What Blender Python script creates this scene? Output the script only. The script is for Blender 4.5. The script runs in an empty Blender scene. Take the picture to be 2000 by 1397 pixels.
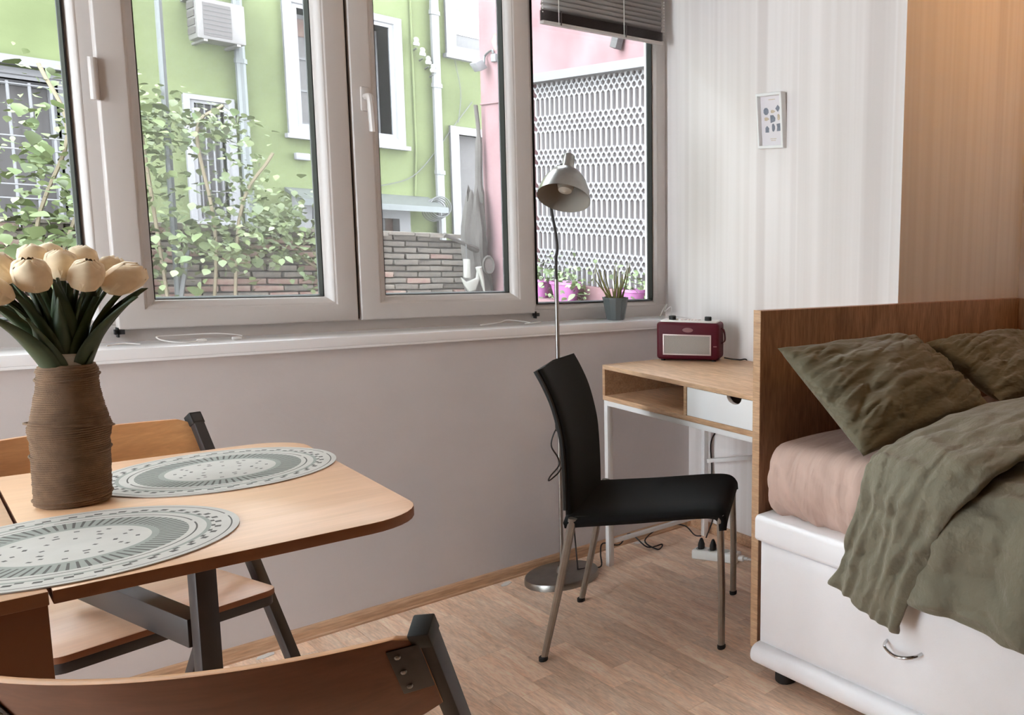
import bpy, bmesh, math, random
from mathutils import Vector, Matrix, noise
random.seed(7)
R = math.radians
sc = bpy.context.scene
col = sc.collection
# ------------------------------------------------------------------ camera, sky, light, exposure
cam_d = bpy.data.cameras.new('camera')
cam = bpy.data.objects.new('camera', cam_d); col.objects.link(cam)
cam.location = (-1.63782, -2.93207, 1.26303)
cam.rotation_euler = (R(83.18064), R(-2.62624), R(-56.48016))
cam_d.sensor_width = 36.0; cam_d.sensor_fit = 'HORIZONTAL'
cam_d.lens = 1550.618 / 2000 * 36
cam_d.shift_x = (1000 - 1935.807) / 2000
cam_d.shift_y = -(698.5 - 672.19) / 2000
cam_d.clip_start = .02; cam_d.clip_end = 200
sc.camera = cam
w = bpy.data.worlds.new('overcast_sky'); sc.world = w; w.use_nodes = True
w.node_tree.nodes['Background'].inputs[0].default_value = (.86, .93, 1.0, 1)
w.node_tree.nodes['Background'].inputs[1].default_value = 13.0
sc.view_settings.view_transform = 'Standard'; sc.view_settings.look = 'None'
sc.view_settings.gamma = 1; sc.view_settings.use_curve_mapping = False
sc.view_settings.exposure = 0.42
sc.cycles.use_denoising = True
sc.cycles.max_bounces = 10; sc.cycles.diffuse_bounces = 6; sc.cycles.transparent_max_bounces = 16
sc.cycles.sample_clamp_indirect = 8

# ------------------------------------------------------------------ helpers
def lin(c):
    return tuple(((v/255)/12.92 if v/255 <= .04045 else ((v/255+.055)/1.055)**2.4) for v in c) + (1,)
MATS = {}
def nodes(name):
    m = bpy.data.materials.new(name); m.use_nodes = True
    nt = m.node_tree; b = nt.nodes['Principled BSDF']
    MATS[name] = m
    return m, nt, b
def N(nt, t, **k):
    n = nt.nodes.new(t)
    for a, v in k.items():
        if a.startswith('i_'):
            key = a[2:]
            key = int(key) if key.isdigit() else key.replace('_', ' ')
            n.inputs[key].default_value = v
        else: setattr(n, a, v)
    return n
def ramp(nt, stops, interp='LINEAR'):
    n = nt.nodes.new('ShaderNodeValToRGB'); cr = n.color_ramp; cr.interpolation = interp
    while len(cr.elements) < len(stops): cr.elements.new(.5)
    for e, (p, c) in zip(cr.elements, stops): e.position = p; e.color = c
    return n
def bump(nt, b, src, strength, dist=.01):
    bp = N(nt, 'ShaderNodeBump'); bp.inputs['Strength'].default_value = strength; bp.inputs['Distance'].default_value = dist
    nt.links.new(src, bp.inputs['Height']); nt.links.new(bp.outputs[0], b.inputs['Normal'])
def P(name, c, rough=.5, metal=0, var=.0, vscale=6, bmp=0, bscale=150, spec=.5, rnd=0, island=False, stretch=(1,1,1), coat=0, sheen=0, c2=None, emit=0, bdist=.01, brot=None):
    """principled material; var: soft noise in value, rnd: per-object (or per-island) value shift"""
    m, nt, b = nodes(name); L = nt.links.new
    a = lin(c)
    b.inputs['Roughness'].default_value = rough; b.inputs['Metallic'].default_value = metal
    b.inputs['Specular IOR Level'].default_value = spec
    b.inputs['Coat Weight'].default_value = coat
    b.inputs['Sheen Weight'].default_value = sheen
    tc = N(nt, 'ShaderNodeTexCoord'); mp = N(nt, 'ShaderNodeMapping'); mp.inputs['Scale'].default_value = stretch
    L(tc.outputs['Object'], mp.inputs[0])
    out = None
    if var or c2:
        no = N(nt, 'ShaderNodeTexNoise'); no.inputs['Scale'].default_value = vscale; no.inputs['Detail'].default_value = 4
        L(mp.outputs[0], no.inputs['Vector'])
        e = lin(c2) if c2 else a
        lo = tuple(x*(1-var) for x in a[:3])+(1,); hi = tuple(min(1, x*(1+var)) for x in e[:3])+(1,)
        rp = ramp(nt, [(.3, lo), (.7, hi)]); L(no.outputs[0], rp.inputs[0]); out = rp.outputs[0]
    if rnd:
        if island: src = N(nt, 'ShaderNodeNewGeometry').outputs['Random Per Island']
        else: src = N(nt, 'ShaderNodeObjectInfo').outputs['Random']
        mr = N(nt, 'ShaderNodeMapRange'); mr.inputs[3].default_value = 1-rnd; mr.inputs[4].default_value = 1+rnd
        L(src, mr.inputs[0])
        mx = N(nt, 'ShaderNodeVectorMath', operation='SCALE')
        if out: L(out, mx.inputs[0])
        else: mx.inputs[0].default_value = a[:3]
        L(mr.outputs[0], mx.inputs['Scale']); out = mx.outputs[0]
    if out: L(out, b.inputs['Base Color'])
    else: b.inputs['Base Color'].default_value = a
    if bmp:
        nb = N(nt, 'ShaderNodeTexNoise'); nb.inputs['Scale'].default_value = bscale; nb.inputs['Detail'].default_value = 3
        L(mp.outputs[0], nb.inputs['Vector']); bump(nt, b, nb.outputs[0], bmp, bdist)
    if brot: mp.inputs['Rotation'].default_value = brot
    if emit:
        b.inputs['Emission Color'].default_value = a; b.inputs['Emission Strength'].default_value = emit
    return m
def wood(name, c1, c2, axis='x', scale=3, rough=.45, rnd=0, island=False, contrast=(.35, .65), spec=.4, fine=.25):
    m, nt, b = nodes(name); L = nt.links.new
    tc = N(nt, 'ShaderNodeTexCoord'); mp = N(nt, 'ShaderNodeMapping')
    s = [scale*9]*3; s['xyz'.index(axis)] = scale
    mp.inputs['Scale'].default_value = s
    L(tc.outputs['Object'], mp.inputs[0])
    off = None
    if rnd:
        src = N(nt, 'ShaderNodeNewGeometry').outputs['Random Per Island'] if island else N(nt, 'ShaderNodeObjectInfo').outputs['Random']
        sh = N(nt, 'ShaderNodeVectorMath', operation='SCALE'); sh.inputs[0].default_value = (37, 91, 53); L(src, sh.inputs['Scale'])
        ad = N(nt, 'ShaderNodeVectorMath', operation='ADD'); L(mp.outputs[0], ad.inputs[0]); L(sh.outputs[0], ad.inputs[1]); vec = ad.outputs[0]
    else: vec = mp.outputs[0]
    n1 = N(nt, 'ShaderNodeTexNoise'); n1.inputs['Scale'].default_value = 1; n1.inputs['Detail'].default_value = 6; n1.inputs['Distortion'].default_value = .8; L(vec, n1.inputs['Vector'])
    rp = ramp(nt, [(contrast[0], lin(c1)), (contrast[1], lin(c2))]); L(n1.outputs[0], rp.inputs[0]); out = rp.outputs[0]
    mp2 = N(nt, 'ShaderNodeVectorMath', operation='SCALE'); mp2.inputs['Scale'].default_value = 7; L(vec, mp2.inputs[0])
    n2 = N(nt, 'ShaderNodeTexNoise'); n2.inputs['Scale'].default_value = 1; n2.inputs['Detail'].default_value = 3; L(mp2.outputs[0], n2.inputs['Vector'])
    mr = N(nt, 'ShaderNodeMapRange'); mr.inputs[1].default_value = .3; mr.inputs[2].default_value = .7; mr.inputs[3].default_value = 1-fine; mr.inputs[4].default_value = 1+fine*.4; L(n2.outputs[0], mr.inputs[0])
    sc1 = N(nt, 'ShaderNodeVectorMath', operation='SCALE'); L(out, sc1.inputs[0]); L(mr.outputs[0], sc1.inputs['Scale']); out = sc1.outputs[0]
    if rnd:
        mr2 = N(nt, 'ShaderNodeMapRange'); mr2.inputs[3].default_value = 1-rnd; mr2.inputs[4].default_value = 1+rnd; L(src, mr2.inputs[0])
        s2 = N(nt, 'ShaderNodeVectorMath', operation='SCALE'); L(out, s2.inputs[0]); L(mr2.outputs[0], s2.inputs['Scale']); out = s2.outputs[0]
    L(out, b.inputs['Base Color'])
    b.inputs['Roughness'].default_value = rough; b.inputs['Specular IOR Level'].default_value = spec
    bump(nt, b, n2.outputs[0], .06, .002)
    return m
class MB:
    def __init__(s): s.v = []; s.f = []
    def add(s, vs, fs):
        o = len(s.v); s.v += [Vector(p) for p in vs]; s.f += [tuple(i+o for i in q) for q in fs]; return s
    def box(s, x0, x1, y0, y1, z0, z1):
        return s.add([(x0,y0,z0),(x1,y0,z0),(x1,y1,z0),(x0,y1,z0),(x0,y0,z1),(x1,y0,z1),(x1,y1,z1),(x0,y1,z1)],
                     [(0,3,2,1),(4,5,6,7),(0,1,5,4),(1,2,6,5),(2,3,7,6),(3,0,4,7)])
    def bar(s, a, b, w, h, up=(0,0,1)):
        a = Vector(a); b = Vector(b); d = (b-a).normalized(); up = Vector(up)
        sd = d.cross(up)
        if sd.length < 1e-4: sd = d.cross(Vector((1,0,0)))
        sd.normalize(); u = sd.cross(d).normalized()
        vs = [p + sd*(i*w/2) + u*(j*h/2) for p in (a, b) for i, j in ((-1,-1),(1,-1),(1,1),(-1,1))]
        return s.add(vs, [(0,1,2,3)[::-1],(4,5,6,7),(0,1,5,4),(1,2,6,5),(2,3,7,6),(3,0,4,7)])
    def tube(s, path, r, n=8, closed=False, caps=True):
        path = [Vector(p) for p in path]; m = len(path)
        rs = r if isinstance(r, (list, tuple)) else [r]*m
        prev = None; vs = []
        for i, p in enumerate(path):
            a = path[(i-1) % m] if (closed or i) else p
            b = path[(i+1) % m] if (closed or i < m-1) else p
            d = (b-a).normalized()
            if prev is None:
                q = Vector((0,0,1)) if abs(d.z) < .9 else Vector((1,0,0))
            else: q = prev
            u = (q - d*q.dot(d)).normalized(); w_ = d.cross(u); prev = u
            for k in range(n):
                t = 2*math.pi*k/n; vs.append(p + (u*math.cos(t)+w_*math.sin(t))*rs[i])
        fs = []
        for i in range(m if closed else m-1):
            j = (i+1) % m
            for k in range(n): fs.append((i*n+k, i*n+(k+1)%n, j*n+(k+1)%n, j*n+k))
        if caps and not closed:
            fs.append(tuple(range(n))[::-1]); fs.append(tuple((m-1)*n+k for k in range(n)))
        return s.add(vs, fs)
    def lathe(s, prof, n=32, M=None, caps=True, wob=None):
        M = M or Matrix()
        vs = []
        for (r, z) in prof:
            for k in range(n):
                t = 2*math.pi*k/n; rr = r if wob is None else r*wob(t, z)
                vs.append(M @ Vector((rr*math.cos(t), rr*math.sin(t), z)))
        fs = []
        for i in range(len(prof)-1):
            for k in range(n): fs.append((i*n+k, i*n+(k+1)%n, (i+1)*n+(k+1)%n, (i+1)*n+k))
        if caps:
            if prof[0][0] > 1e-6: fs.append(tuple(range(n))[::-1])
            if prof[-1][0] > 1e-6: fs.append(tuple((len(prof)-1)*n+k for k in range(n)))
        return s.add(vs, fs)
    def grid(s, fn, nu, nv, cu=False):
        vs = [fn(i/nu, j/nv) for j in range(nv+1) for i in range(nu + (0 if cu else 1))]
        n = nu + (0 if cu else 1); fs = []
        for j in range(nv):
            for i in range(nu):
                fs.append((j*n+i, j*n+(i+1)%n, (j+1)*n+(i+1)%n, (j+1)*n+i))
        return s.add(vs, fs)
    def ring(s, x0, x1, z0, z1, prof, M=None):
        """mitred rectangular frame in the xz plane; prof = [(inset, y)...]"""
        M = M or Matrix(); vs = []
        for (d, y) in prof:
            for (x, z) in ((x0+d, z0+d), (x1-d, z0+d), (x1-d, z1-d), (x0+d, z1-d)): vs.append(M @ Vector((x, y, z)))
        fs = []; m = len(prof)
        for i in range(m):
            j = (i+1) % m
            for k in range(4): fs.append((i*4+k, i*4+(k+1)%4, j*4+(k+1)%4, j*4+k))
        return s.add(vs, fs)
    def poly(s, pts, off):
        """closed prism: polygon pts (3D, planar) extruded by vector off"""
        off = Vector(off); n = len(pts); a = [Vector(p) for p in pts]
        return s.add(a + [p+off for p in a], [tuple(range(n))[::-1], tuple(range(n, 2*n))] + [(i, (i+1)%n, n+(i+1)%n, n+i) for i in range(n)])
    def mesh(s, name, bevel=0, seg=2, smooth=35, fix=True, pre=None):
        me = bpy.data.meshes.new(name)
        me.from_pydata([tuple(p) for p in s.v], [], s.f); me.update()
        bm = bmesh.new(); bm.from_mesh(me)
        if fix: bmesh.ops.recalc_face_normals(bm, faces=bm.faces)
        if bevel:
            bmesh.ops.bevel(bm, geom=[e for e in bm.edges if len(e.link_faces) == 2 and e.calc_face_angle(0) > R(25)], offset=bevel, segments=seg, profile=.5, affect='EDGES', clamp_overlap=True)
        bm.to_mesh(me); bm.free()
        if smooth:
            me.shade_smooth(); me.set_sharp_from_angle(angle=R(smooth))
        return me
    def build(s, name, m, parent=None, bevel=0, seg=2, smooth=35, local=False, loc=None, fix=True):
        """loc: origin for a top-level mesh (vertices are given in world space unless local)"""
        if parent is not None and not local:
            inv = root_matrix(parent).inverted(); s.v = [inv @ p for p in s.v]
        elif parent is None and loc is not None and not local:
            s.v = [p - Vector(loc) for p in s.v]
        me = s.mesh(name, bevel, seg, smooth, fix)
        o = bpy.data.objects.new(name, me); col.objects.link(o)
        me.materials.append(MATS[m] if isinstance(m, str) else m)
        if parent is not None: o.parent = parent
        elif loc is not None: o.location = loc
        return o
def root_matrix(o):
    M = Matrix()
    while o is not None: M = o.matrix_basis @ M; o = o.parent
    return M
def tag(o, label=None, cat=None, group=None, kind=None):
    if label: o['label'] = label
    if cat: o['category'] = cat
    if group: o['group'] = group
    if kind: o['kind'] = kind
    return o
def thing(name, loc, label=None, cat=None, group=None, rz=0, kind=None):
    o = bpy.data.objects.new(name, None); col.objects.link(o); o.empty_display_size = .1
    o.location = loc; o.rotation_euler = (0, 0, rz)
    return tag(o, label, cat, group, kind)
def inst(me, name, parent, M, mat=None):
    o = bpy.data.objects.new(name, me); col.objects.link(o); o.parent = parent; o.matrix_basis = M
    return o
def catmull(pts, n=8):
    pts = [Vector(p) for p in pts]; out = []
    ext = [pts[0]*2-pts[1]] + pts + [pts[-1]*2-pts[-2]]
    for i in range(1, len(ext)-2):
        p0, p1, p2, p3 = ext[i-1:i+3]
        for k in range(n):
            t = k/n
            out.append(.5*((2*p1) + (p2-p0)*t + (2*p0-5*p1+4*p2-p3)*t*t + (3*p1-p0-3*p2+p3)*t**3))
    return out + [pts[-1]]
def lerp(a, b, t): return a + (b-a)*t
def polyline(pts, t):
    """point at parameter t in 0..1 along a list of Vectors (by chord length)"""
    L = [0]
    for a, b in zip(pts, pts[1:]): L.append(L[-1] + (b-a).length)
    d = t*L[-1]
    for i in range(len(pts)-1):
        if d <= L[i+1] or i == len(pts)-2:
            k = (d-L[i])/max(1e-9, L[i+1]-L[i]); return pts[i].lerp(pts[i+1], k)
def fbm(v, s):
    return noise.noise(Vector(v)*s)

def edge_mat(o, mat, nz=.6):
    """give the narrow side faces of a board their own banding material"""
    o.data.materials.append(MATS[mat])
    for q in o.data.polygons:
        if abs(q.normal.z) < nz: q.material_index = 1
    return o
# ------------------------------------------------------------------ materials
P('plaster', (204, 196, 194), rough=.75, var=.05, vscale=3, bmp=.05, bscale=60)
P('pvc', (196, 188, 183), rough=.32, var=.02, vscale=4)
P('pvc_sill', (250, 250, 252), rough=.18, coat=.5)
P('gasket', (24, 24, 26), rough=.6)
P('white_paint', (232, 231, 230), rough=.4)
P('white_leather', (240, 238, 240), rough=.38, var=.03, vscale=5, bmp=.04, bscale=300)
P('steel', (158, 155, 150), rough=.32, metal=1, var=.08, vscale=30)
P('chrome', (205, 205, 205), rough=.12, metal=1)
P('dark_metal', (62, 58, 58), rough=.42, metal=.3, spec=.4)
P('black_fabric', (15, 15, 16), rough=.8, bmp=.15, bscale=700, sheen=.0, spec=.25)
P('black_rubber', (18, 18, 18), rough=.6)
P('black_cord', (26, 20, 20), rough=.5)
P('white_cord', (228, 224, 220), rough=.5)
P('ceiling_paint', (225, 220, 214), rough=.8)
P('room_paint', (140, 122, 108), rough=.8)
P('back_paint', (84, 66, 54), rough=.8)
wood('oak_light', (198, 158, 122), (216, 180, 146), 'y', 3, rough=.42)
wood('oak_edge', (184, 146, 112), (200, 164, 130), 'y', 4)
wood('headboard_wood', (142, 104, 80), (168, 128, 100), 'z', 3, rough=.5, fine=.3)
wood('beech', (206, 160, 120), (218, 174, 136), 'x', 1.6, rough=.42, contrast=(.3, .7), fine=.06, spec=.45)
wood('ply', (196, 138, 88), (214, 158, 106), 'x', 3, rough=.4, fine=.1)
wood('ply_seat', (238, 204, 172), (248, 218, 188), 'x', 1.6, rough=.4, fine=.05)
wood('ply_back', (112, 66, 42), (128, 78, 52), 'x', 3, rough=.42, fine=.08)
P('ply_edge', (126, 78, 48), rough=.6, var=.1, vscale=30)
P('block_wood', (124, 78, 52), rough=.45, var=.06, vscale=5)
wood('floor_plank', (234, 194, 164), (255, 228, 204), 'y', 4, rough=.36, rnd=.14, fine=.22, contrast=(.3, .7))
wood('floor_plank_field', (234, 194, 164), (255, 228, 204), 'y', 4, rough=.36, rnd=.14, island=True, fine=.22, contrast=(.3, .7))
P('floor_gap', (96, 66, 48), rough=.7)
wood('skirting_wood', (186, 148, 116), (206, 168, 136), 'x', 3, rough=.4)
P('duvet_cloth', (114, 108, 90), rough=.85, var=.08, vscale=8, bmp=.5, bscale=30, sheen=.15, bdist=.018)
P('pillow_cloth', (98, 90, 68), rough=.75, var=.08, vscale=8, bmp=.7, bscale=14, sheen=.15, bdist=.03, stretch=(.6, 1, 1.6))
P('sheet_cloth', (190, 162, 149), rough=.85, var=.06, vscale=4, bmp=.6, bscale=4, stretch=(1, 4.5, .8), bdist=.03, brot=(R(38), 0, 0))
P('radio_leather', (80, 10, 27), rough=.5, bmp=.1, bscale=500, spec=.25)
P('radio_trim', (206, 188, 184), rough=.35, metal=.2)
P('radio_top', (222, 218, 214), rough=.3)
P('badge', (150, 110, 112), rough=.3, metal=.6)
P('mat_felt', (188, 184, 178), rough=.75, var=.05, vscale=20)
P('mat_slot_shade', (84, 80, 76), rough=.8)
P('mat_felt_dark', (142, 145, 138), rough=.75, var=.05, vscale=20)
P('twine', (116, 90, 68), rough=.9, var=.2, vscale=60, bmp=.3, bscale=500)
P('petal', (226, 200, 162), rough=.6, var=.06, vscale=30, c2=(236, 216, 184))
P('tulip_leaf', (42, 58, 30), rough=.5, var=.15, vscale=20)
P('tulip_stem', (40, 58, 30), rough=.5)
P('pot_grey', (92, 98, 98), rough=.3, spec=.6)
P('frond', (120, 116, 66), rough=.6, var=.2, vscale=40)
P('frond_tip', (196, 200, 180), rough=.7)
P('soil', (60, 46, 36), rough=.9)
P('picture_paper', (222, 216, 220), rough=.6)
P('ink', (120, 124, 136), rough=.7, var=.2, vscale=80)
P('ink_tan', (196, 178, 156), rough=.7, var=.2, vscale=80)
P('blind_slat', (150, 142, 138), rough=.45, metal=.3)
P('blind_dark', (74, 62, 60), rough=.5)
P('blind_rail', (196, 188, 184), rough=.4)
P('bulb_glass', (186, 178, 164), rough=.15, spec=.6)
P('shade_inner', (150, 142, 132), rough=.45)
P('strip_white', (232, 232, 228), rough=.35)
P('strip_socket', (176, 184, 182), rough=.4)
# outside
P('green_render', (74, 81, 49), rough=.9, var=.12, vscale=1.3, bmp=.1, bscale=30, c2=(82, 89, 58))
P('pink_render', (113, 83, 86), rough=.9, var=.1, vscale=2, bmp=.12, bscale=5, c2=(120, 95, 97))
P('trim_white', (104, 103, 105), rough=.7, var=.04, vscale=4)
P('far_glass', (76, 73, 73), rough=.35, spec=.5)
P('far_curtain', (200, 196, 204), rough=.9)
P('door_grey', (65, 61, 61), rough=.6, var=.05)
P('pipe_grey', (77, 80, 80), rough=.45)
P('pipe_pale', (90, 90, 90), rough=.45)
P('ac_white', (97, 94, 93), rough=.45)
P('ac_grille', (66, 61, 60), rough=.6)
P('canopy', (64, 66, 64), rough=.6, var=.08)
P('brick_old', (128, 95, 88), rough=.95, var=.22, vscale=18, bmp=.4, bscale=60, rnd=.2, c2=(124, 110, 101))
P('brick_grey', (91, 86, 80), rough=.95, var=.22, vscale=18, bmp=.4, bscale=60, rnd=.22, c2=(103, 96, 89))
P('mortar', (93, 84, 78), rough=1, var=.15, vscale=20)
P('leaf', (82, 94, 58), rough=.55, rnd=.38)
P('leaf_pale', (105, 120, 85), rough=.55, rnd=.3)
P('leaf_field', (92, 102, 68), rough=.55, rnd=.4, island=True)
P('vine_stem', (112, 102, 83), rough=.8)
P('bark', (69, 65, 62), rough=.95, var=.2, vscale=14, bmp=.6, bscale=30, stretch=(1, 1, .3))
P('bark_dark', (84, 76, 74), rough=1)
P('screen_white', (123, 121, 122), rough=.85, var=.04)
P('screen_back', (104, 96, 96), rough=.9)
P('pot_pink', (140, 84, 130), rough=.45)
P('ground', (120, 112, 100), rough=1, var=.2)
P('wire_dark', (70, 70, 70), rough=.7)
P('insulator', (137, 137, 131), rough=.3)
# glass: thin pane, mostly clear with a faint reflection
m, nt, b = nodes('pane_glass')
nt.nodes.remove(b)
tr = N(nt, 'ShaderNodeBsdfTransparent'); tr.inputs[0].default_value = (.95, .96, .955, 1)
gl = N(nt, 'ShaderNodeBsdfGlossy'); gl.inputs['Roughness'].default_value = .02
fr = N(nt, 'ShaderNodeFresnel'); fr.inputs['IOR'].default_value = 1.35
mx = N(nt, 'ShaderNodeMixShader')
nt.links.new(fr.outputs[0], mx.inputs[0]); nt.links.new(tr.outputs[0], mx.inputs[1]); nt.links.new(gl.outputs[0], mx.inputs[2])
nt.links.new(mx.outputs[0], nt.nodes['Material Output'].inputs[0])
# sash panes carry a film of dust
md = m.copy(); md.name = 'pane_glass_dusty'; MATS['pane_glass_dusty'] = md; nt = md.node_tree
tl = N(nt, 'ShaderNodeBsdfTranslucent'); tl.inputs[0].default_value = (.95, .93, .92, 1)
m2 = N(nt, 'ShaderNodeMixShader'); m2.inputs[0].default_value = .018
old = nt.nodes['Material Output'].inputs[0].links[0].from_socket
nt.links.new(old, m2.inputs[1]); nt.links.new(tl.outputs[0], m2.inputs[2]); nt.links.new(m2.outputs[0], nt.nodes['Material Output'].inputs[0])
# wallpaper with faint upright stripes (printed)
m, nt, b = nodes('wallpaper'); L = nt.links.new
tc = N(nt, 'ShaderNodeTexCoord'); sp = N(nt, 'ShaderNodeSeparateXYZ'); L(tc.outputs['Object'], sp.inputs[0])
sm = N(nt, 'ShaderNodeMath', operation='SUBTRACT'); L(sp.outputs[0], sm.inputs[0]); L(sp.outputs[1], sm.inputs[1])
cmb = N(nt, 'ShaderNodeCombineXYZ'); L(sm.outputs[0], cmb.inputs[0])
zs = N(nt, 'ShaderNodeMath', operation='MULTIPLY'); L(sp.outputs[2], zs.inputs[0]); zs.inputs[1].default_value = .012; L(zs.outputs[0], cmb.inputs[1])
n1 = N(nt, 'ShaderNodeTexNoise'); n1.inputs['Scale'].default_value = 7; n1.inputs['Detail'].default_value = 3; n1.inputs['Roughness'].default_value = .55; L(cmb.outputs[0], n1.inputs['Vector'])
rp = ramp(nt, [(.36, lin((214, 206, 203))), (.47, lin((230, 224, 222))), (.55, lin((222, 215, 212))), (.68, lin((232, 226, 224)))]); L(n1.outputs[0], rp.inputs[0])
L(rp.outputs[0], b.inputs['Base Color']); b.inputs['Roughness'].default_value = .7
bump(nt, b, n1.outputs[0], .12, .01)

# ------------------------------------------------------------------ room shell
XW = .477            # white papered wall
YN = -1.155          # niche wall behind the headboard
def structure(o): o['kind'] = 'structure'; return o
fl = structure(MB().box(-3.2, 1.45, -5.2, .28, -.15, -.004).build('floor', 'floor_gap'))
# planks: narrow strips along y with staggered ends
strips = {}
pl_v = []; PW = .058
def plank_mesh(l):
    k = round(l, 3)
    if k not in strips:
        strips[k] = MB().box(-PW/2+.0003, PW/2-.0003, -l/2+.0003, l/2-.0003, -.004, 0).mesh('plank', bevel=.0004, seg=1, smooth=0)
        strips[k].materials.append(MATS['floor_plank'])
    return strips[k]
field = MB(); cand = []
nx = int(3.68/PW)
for i in range(-14, nx):
    x = XW - PW*(i+.5)
    y = 0 - random.choice((0, .1, .2, .3)) + .35
    while y > -5.0:
        l = random.choice((.25, .3, .35, .4, .45))
        y0 = y - l
        if -.08 < y0 < .3: y0 -= .1 if y0 < 0 else 0
        y1 = min(y, 0.0)
        if y0 < -.02: cand.append((x, y0, y1))
        y = y0
def in_view(x, y0, y1):
    return x > -1.25 and y1 > -2.05 and not (x > -.1 and y1 < -1.45) and not (x < -.95 and y1 < -.9)
seen = sorted([c for c in cand if in_view(*c)], key=lambda c: (Vector((c[0], c[1], 0)) - Vector((-1.6, -2.9, 0))).length)
near = set(seen[:290])
for c in cand:
    x, y0, y1 = c
    if c in near:
        inst(plank_mesh(y1-y0), 'plank', fl, Matrix.Translation((x, (y0+y1)/2, 0)))
    else:
        field.box(x-PW/2+.0003, x+PW/2-.0003, y0+.0003, y1-.0003, -.004, 0)
o = field.build('plank', 'floor_plank_field', fl, smooth=0); o['kind'] = 'stuff'
structure(MB().box(-3.2, 1.45, -5.2, .28, 2.62, 2.8).build('ceiling', 'ceiling_paint'))
# window wall: apron, reveals, lintel and the storeys above (outside)
WX0, WX1, WZ1 = -3.05, XW-.012, 2.36
b_ = MB().box(-3.2, XW, 0, .28, -.6, .876).box(-3.2, WX0, 0, .28, .876, 2.62).box(WX0, XW, 0, .28, WZ1, 2.62).box(-3.4, 6, .0, .28, 2.8, 9)
structure(b_.build('wall_window', 'plaster'))
structure(MB().box(XW, 1.45, YN, .28, -.6, 2.62).build('wall_right', 'wallpaper'))
structure(MB().box(1.27, 1.45, -5.2, YN, -.1, 2.62).build('wall_bedside', 'wallpaper'))
structure(MB().box(-3.2, 1.45, -5.4, -5.2, -.1, 2.62).build('wall_back', 'back_paint'))
# left wall with a wide balcony window
LW = (-1.25, -.10, .02, 2.52)
b_ = MB().box(-3.4, -3.2, -5.2, LW[0], -.1, 2.62).box(-3.4, -3.2, LW[1], .28, -.1, 2.62).box(-3.4, -3.2, LW[0], LW[1], -.1, LW[2]).box(-3.4, -3.2, LW[0], LW[1], LW[3], 2.62)
structure(b_.build('wall_left', 'room_paint'))
# skirting boards with a cable groove
def skirting(name, a, b, nrm):
    a = Vector(a); b = Vector(b); n = Vector(nrm)
    prof = [(0, 0), (.016, 0), (.0165, .006), (.013, .010), (.013, .030), (.009, .040), (0, .042)]
    mb = MB(); vs = [p + n*d + Vector((0, 0, z)) for p in (a, b) for d, z in prof]; k = len(prof)
    mb.add(vs, [(i, (i+1) % k, k+(i+1) % k, k+i) for i in range(k)] + [tuple(range(k)), tuple(range(k, 2*k))])
    return structure(mb.build(name, 'skirting_wood', smooth=20))
skirting('baseboard_window', (-3.2, 0, 0), (XW, 0, 0), (0, -1, 0))
skirting('baseboard_right', (XW, -.02, 0), (XW, YN, 0), (-1, 0, 0))
MB().box(XW-.03, XW-.004, -.03, -.004, 0, .052).build('baseboard_corner', 'oak_edge', bevel=.003)['kind'] = 'structure'

# ------------------------------------------------------------------ window
win = thing('window_1', (0, .17, .9), 'white plastic window with two sashes between two fixed panes', None, kind='structure')
YF = .145
sash_prof = [(0, YF+.05), (0, YF-.018), (.003, YF-.022), (.052, YF-.022), (.055, YF-.019), (.058, YF-.019), (.072, YF-.004), (.076, YF+.006), (.076, YF+.05)]
fix_prof = lambda a: [(0, YF+.07), (0, YF), (a, YF), (a+.004, YF), (a+.018, YF+.012), (a+.022, YF+.02), (a+.022, YF+.07)]
gas = [(0, YF+.008), (.003, YF+.008), (.006, YF+.04), (0, YF+.04)]
def pane(x0, x1, z0, z1, y, parent, mat='pane_glass'):
    MB().box(x0, x1, y, y+.004, z0, z1).build('pane', mat, parent, smooth=0)
# outer frame and mullions
fr_ = MB().box(WX0, WX1, YF, YF+.07, .906, .958).box(WX0, WX1, YF, YF+.07, WZ1-.06, WZ1).box(WX0, WX0+.06, YF, YF+.07, .958, WZ1-.06)\
    .box(WX1-.038, WX1, YF, YF+.07, .958, WZ1-.06).box(-1.192, -1.145, YF, YF+.07, .958, WZ1-.06).box(-.125, -.094, YF, YF+.07, .958, WZ1-.06)
fr_.build('window_frame', 'pvc', win, bevel=.003)
for (x0, x1) in ((WX0+.055, -1.19), (-.096, WX1-.036)):
    mb = MB().ring(x0, x1, .956, WZ1-.058, [(0, YF+.06), (0, YF), (.004, YF), (.018, YF+.012), (.022, YF+.02), (.022, YF+.06)])
    bd = mb.build('glazing_bead', 'pvc', win, bevel=.001)
    MB().ring(x0+.021, x1-.021, .956+.021, WZ1-.058-.021, gas).build('gasket', 'gasket', bd)
    pane(x0+.02, x1-.02, .976, WZ1-.078, YF+.03, win)
for i, (x0, x1) in enumerate(((-1.166, -.643), (-.636, -.098))):
    s_ = MB().ring(x0, x1, .946, WZ1-.045, sash_prof).build('sash', 'pvc', win, bevel=.0015)
    MB().ring(x0+.0755, x1-.0755, .946+.0755, WZ1-.045-.0755, gas).build('gasket', 'gasket', s_)
    pane(x0+.074, x1-.074, .946+.074, WZ1-.045-.074, YF+.03, s_, 'pane_glass_dusty')
MB().box(-.6445, -.6345, YF-.004, YF+.05, .95, WZ1-.05).build('sash_gap', 'gasket', win)
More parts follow.
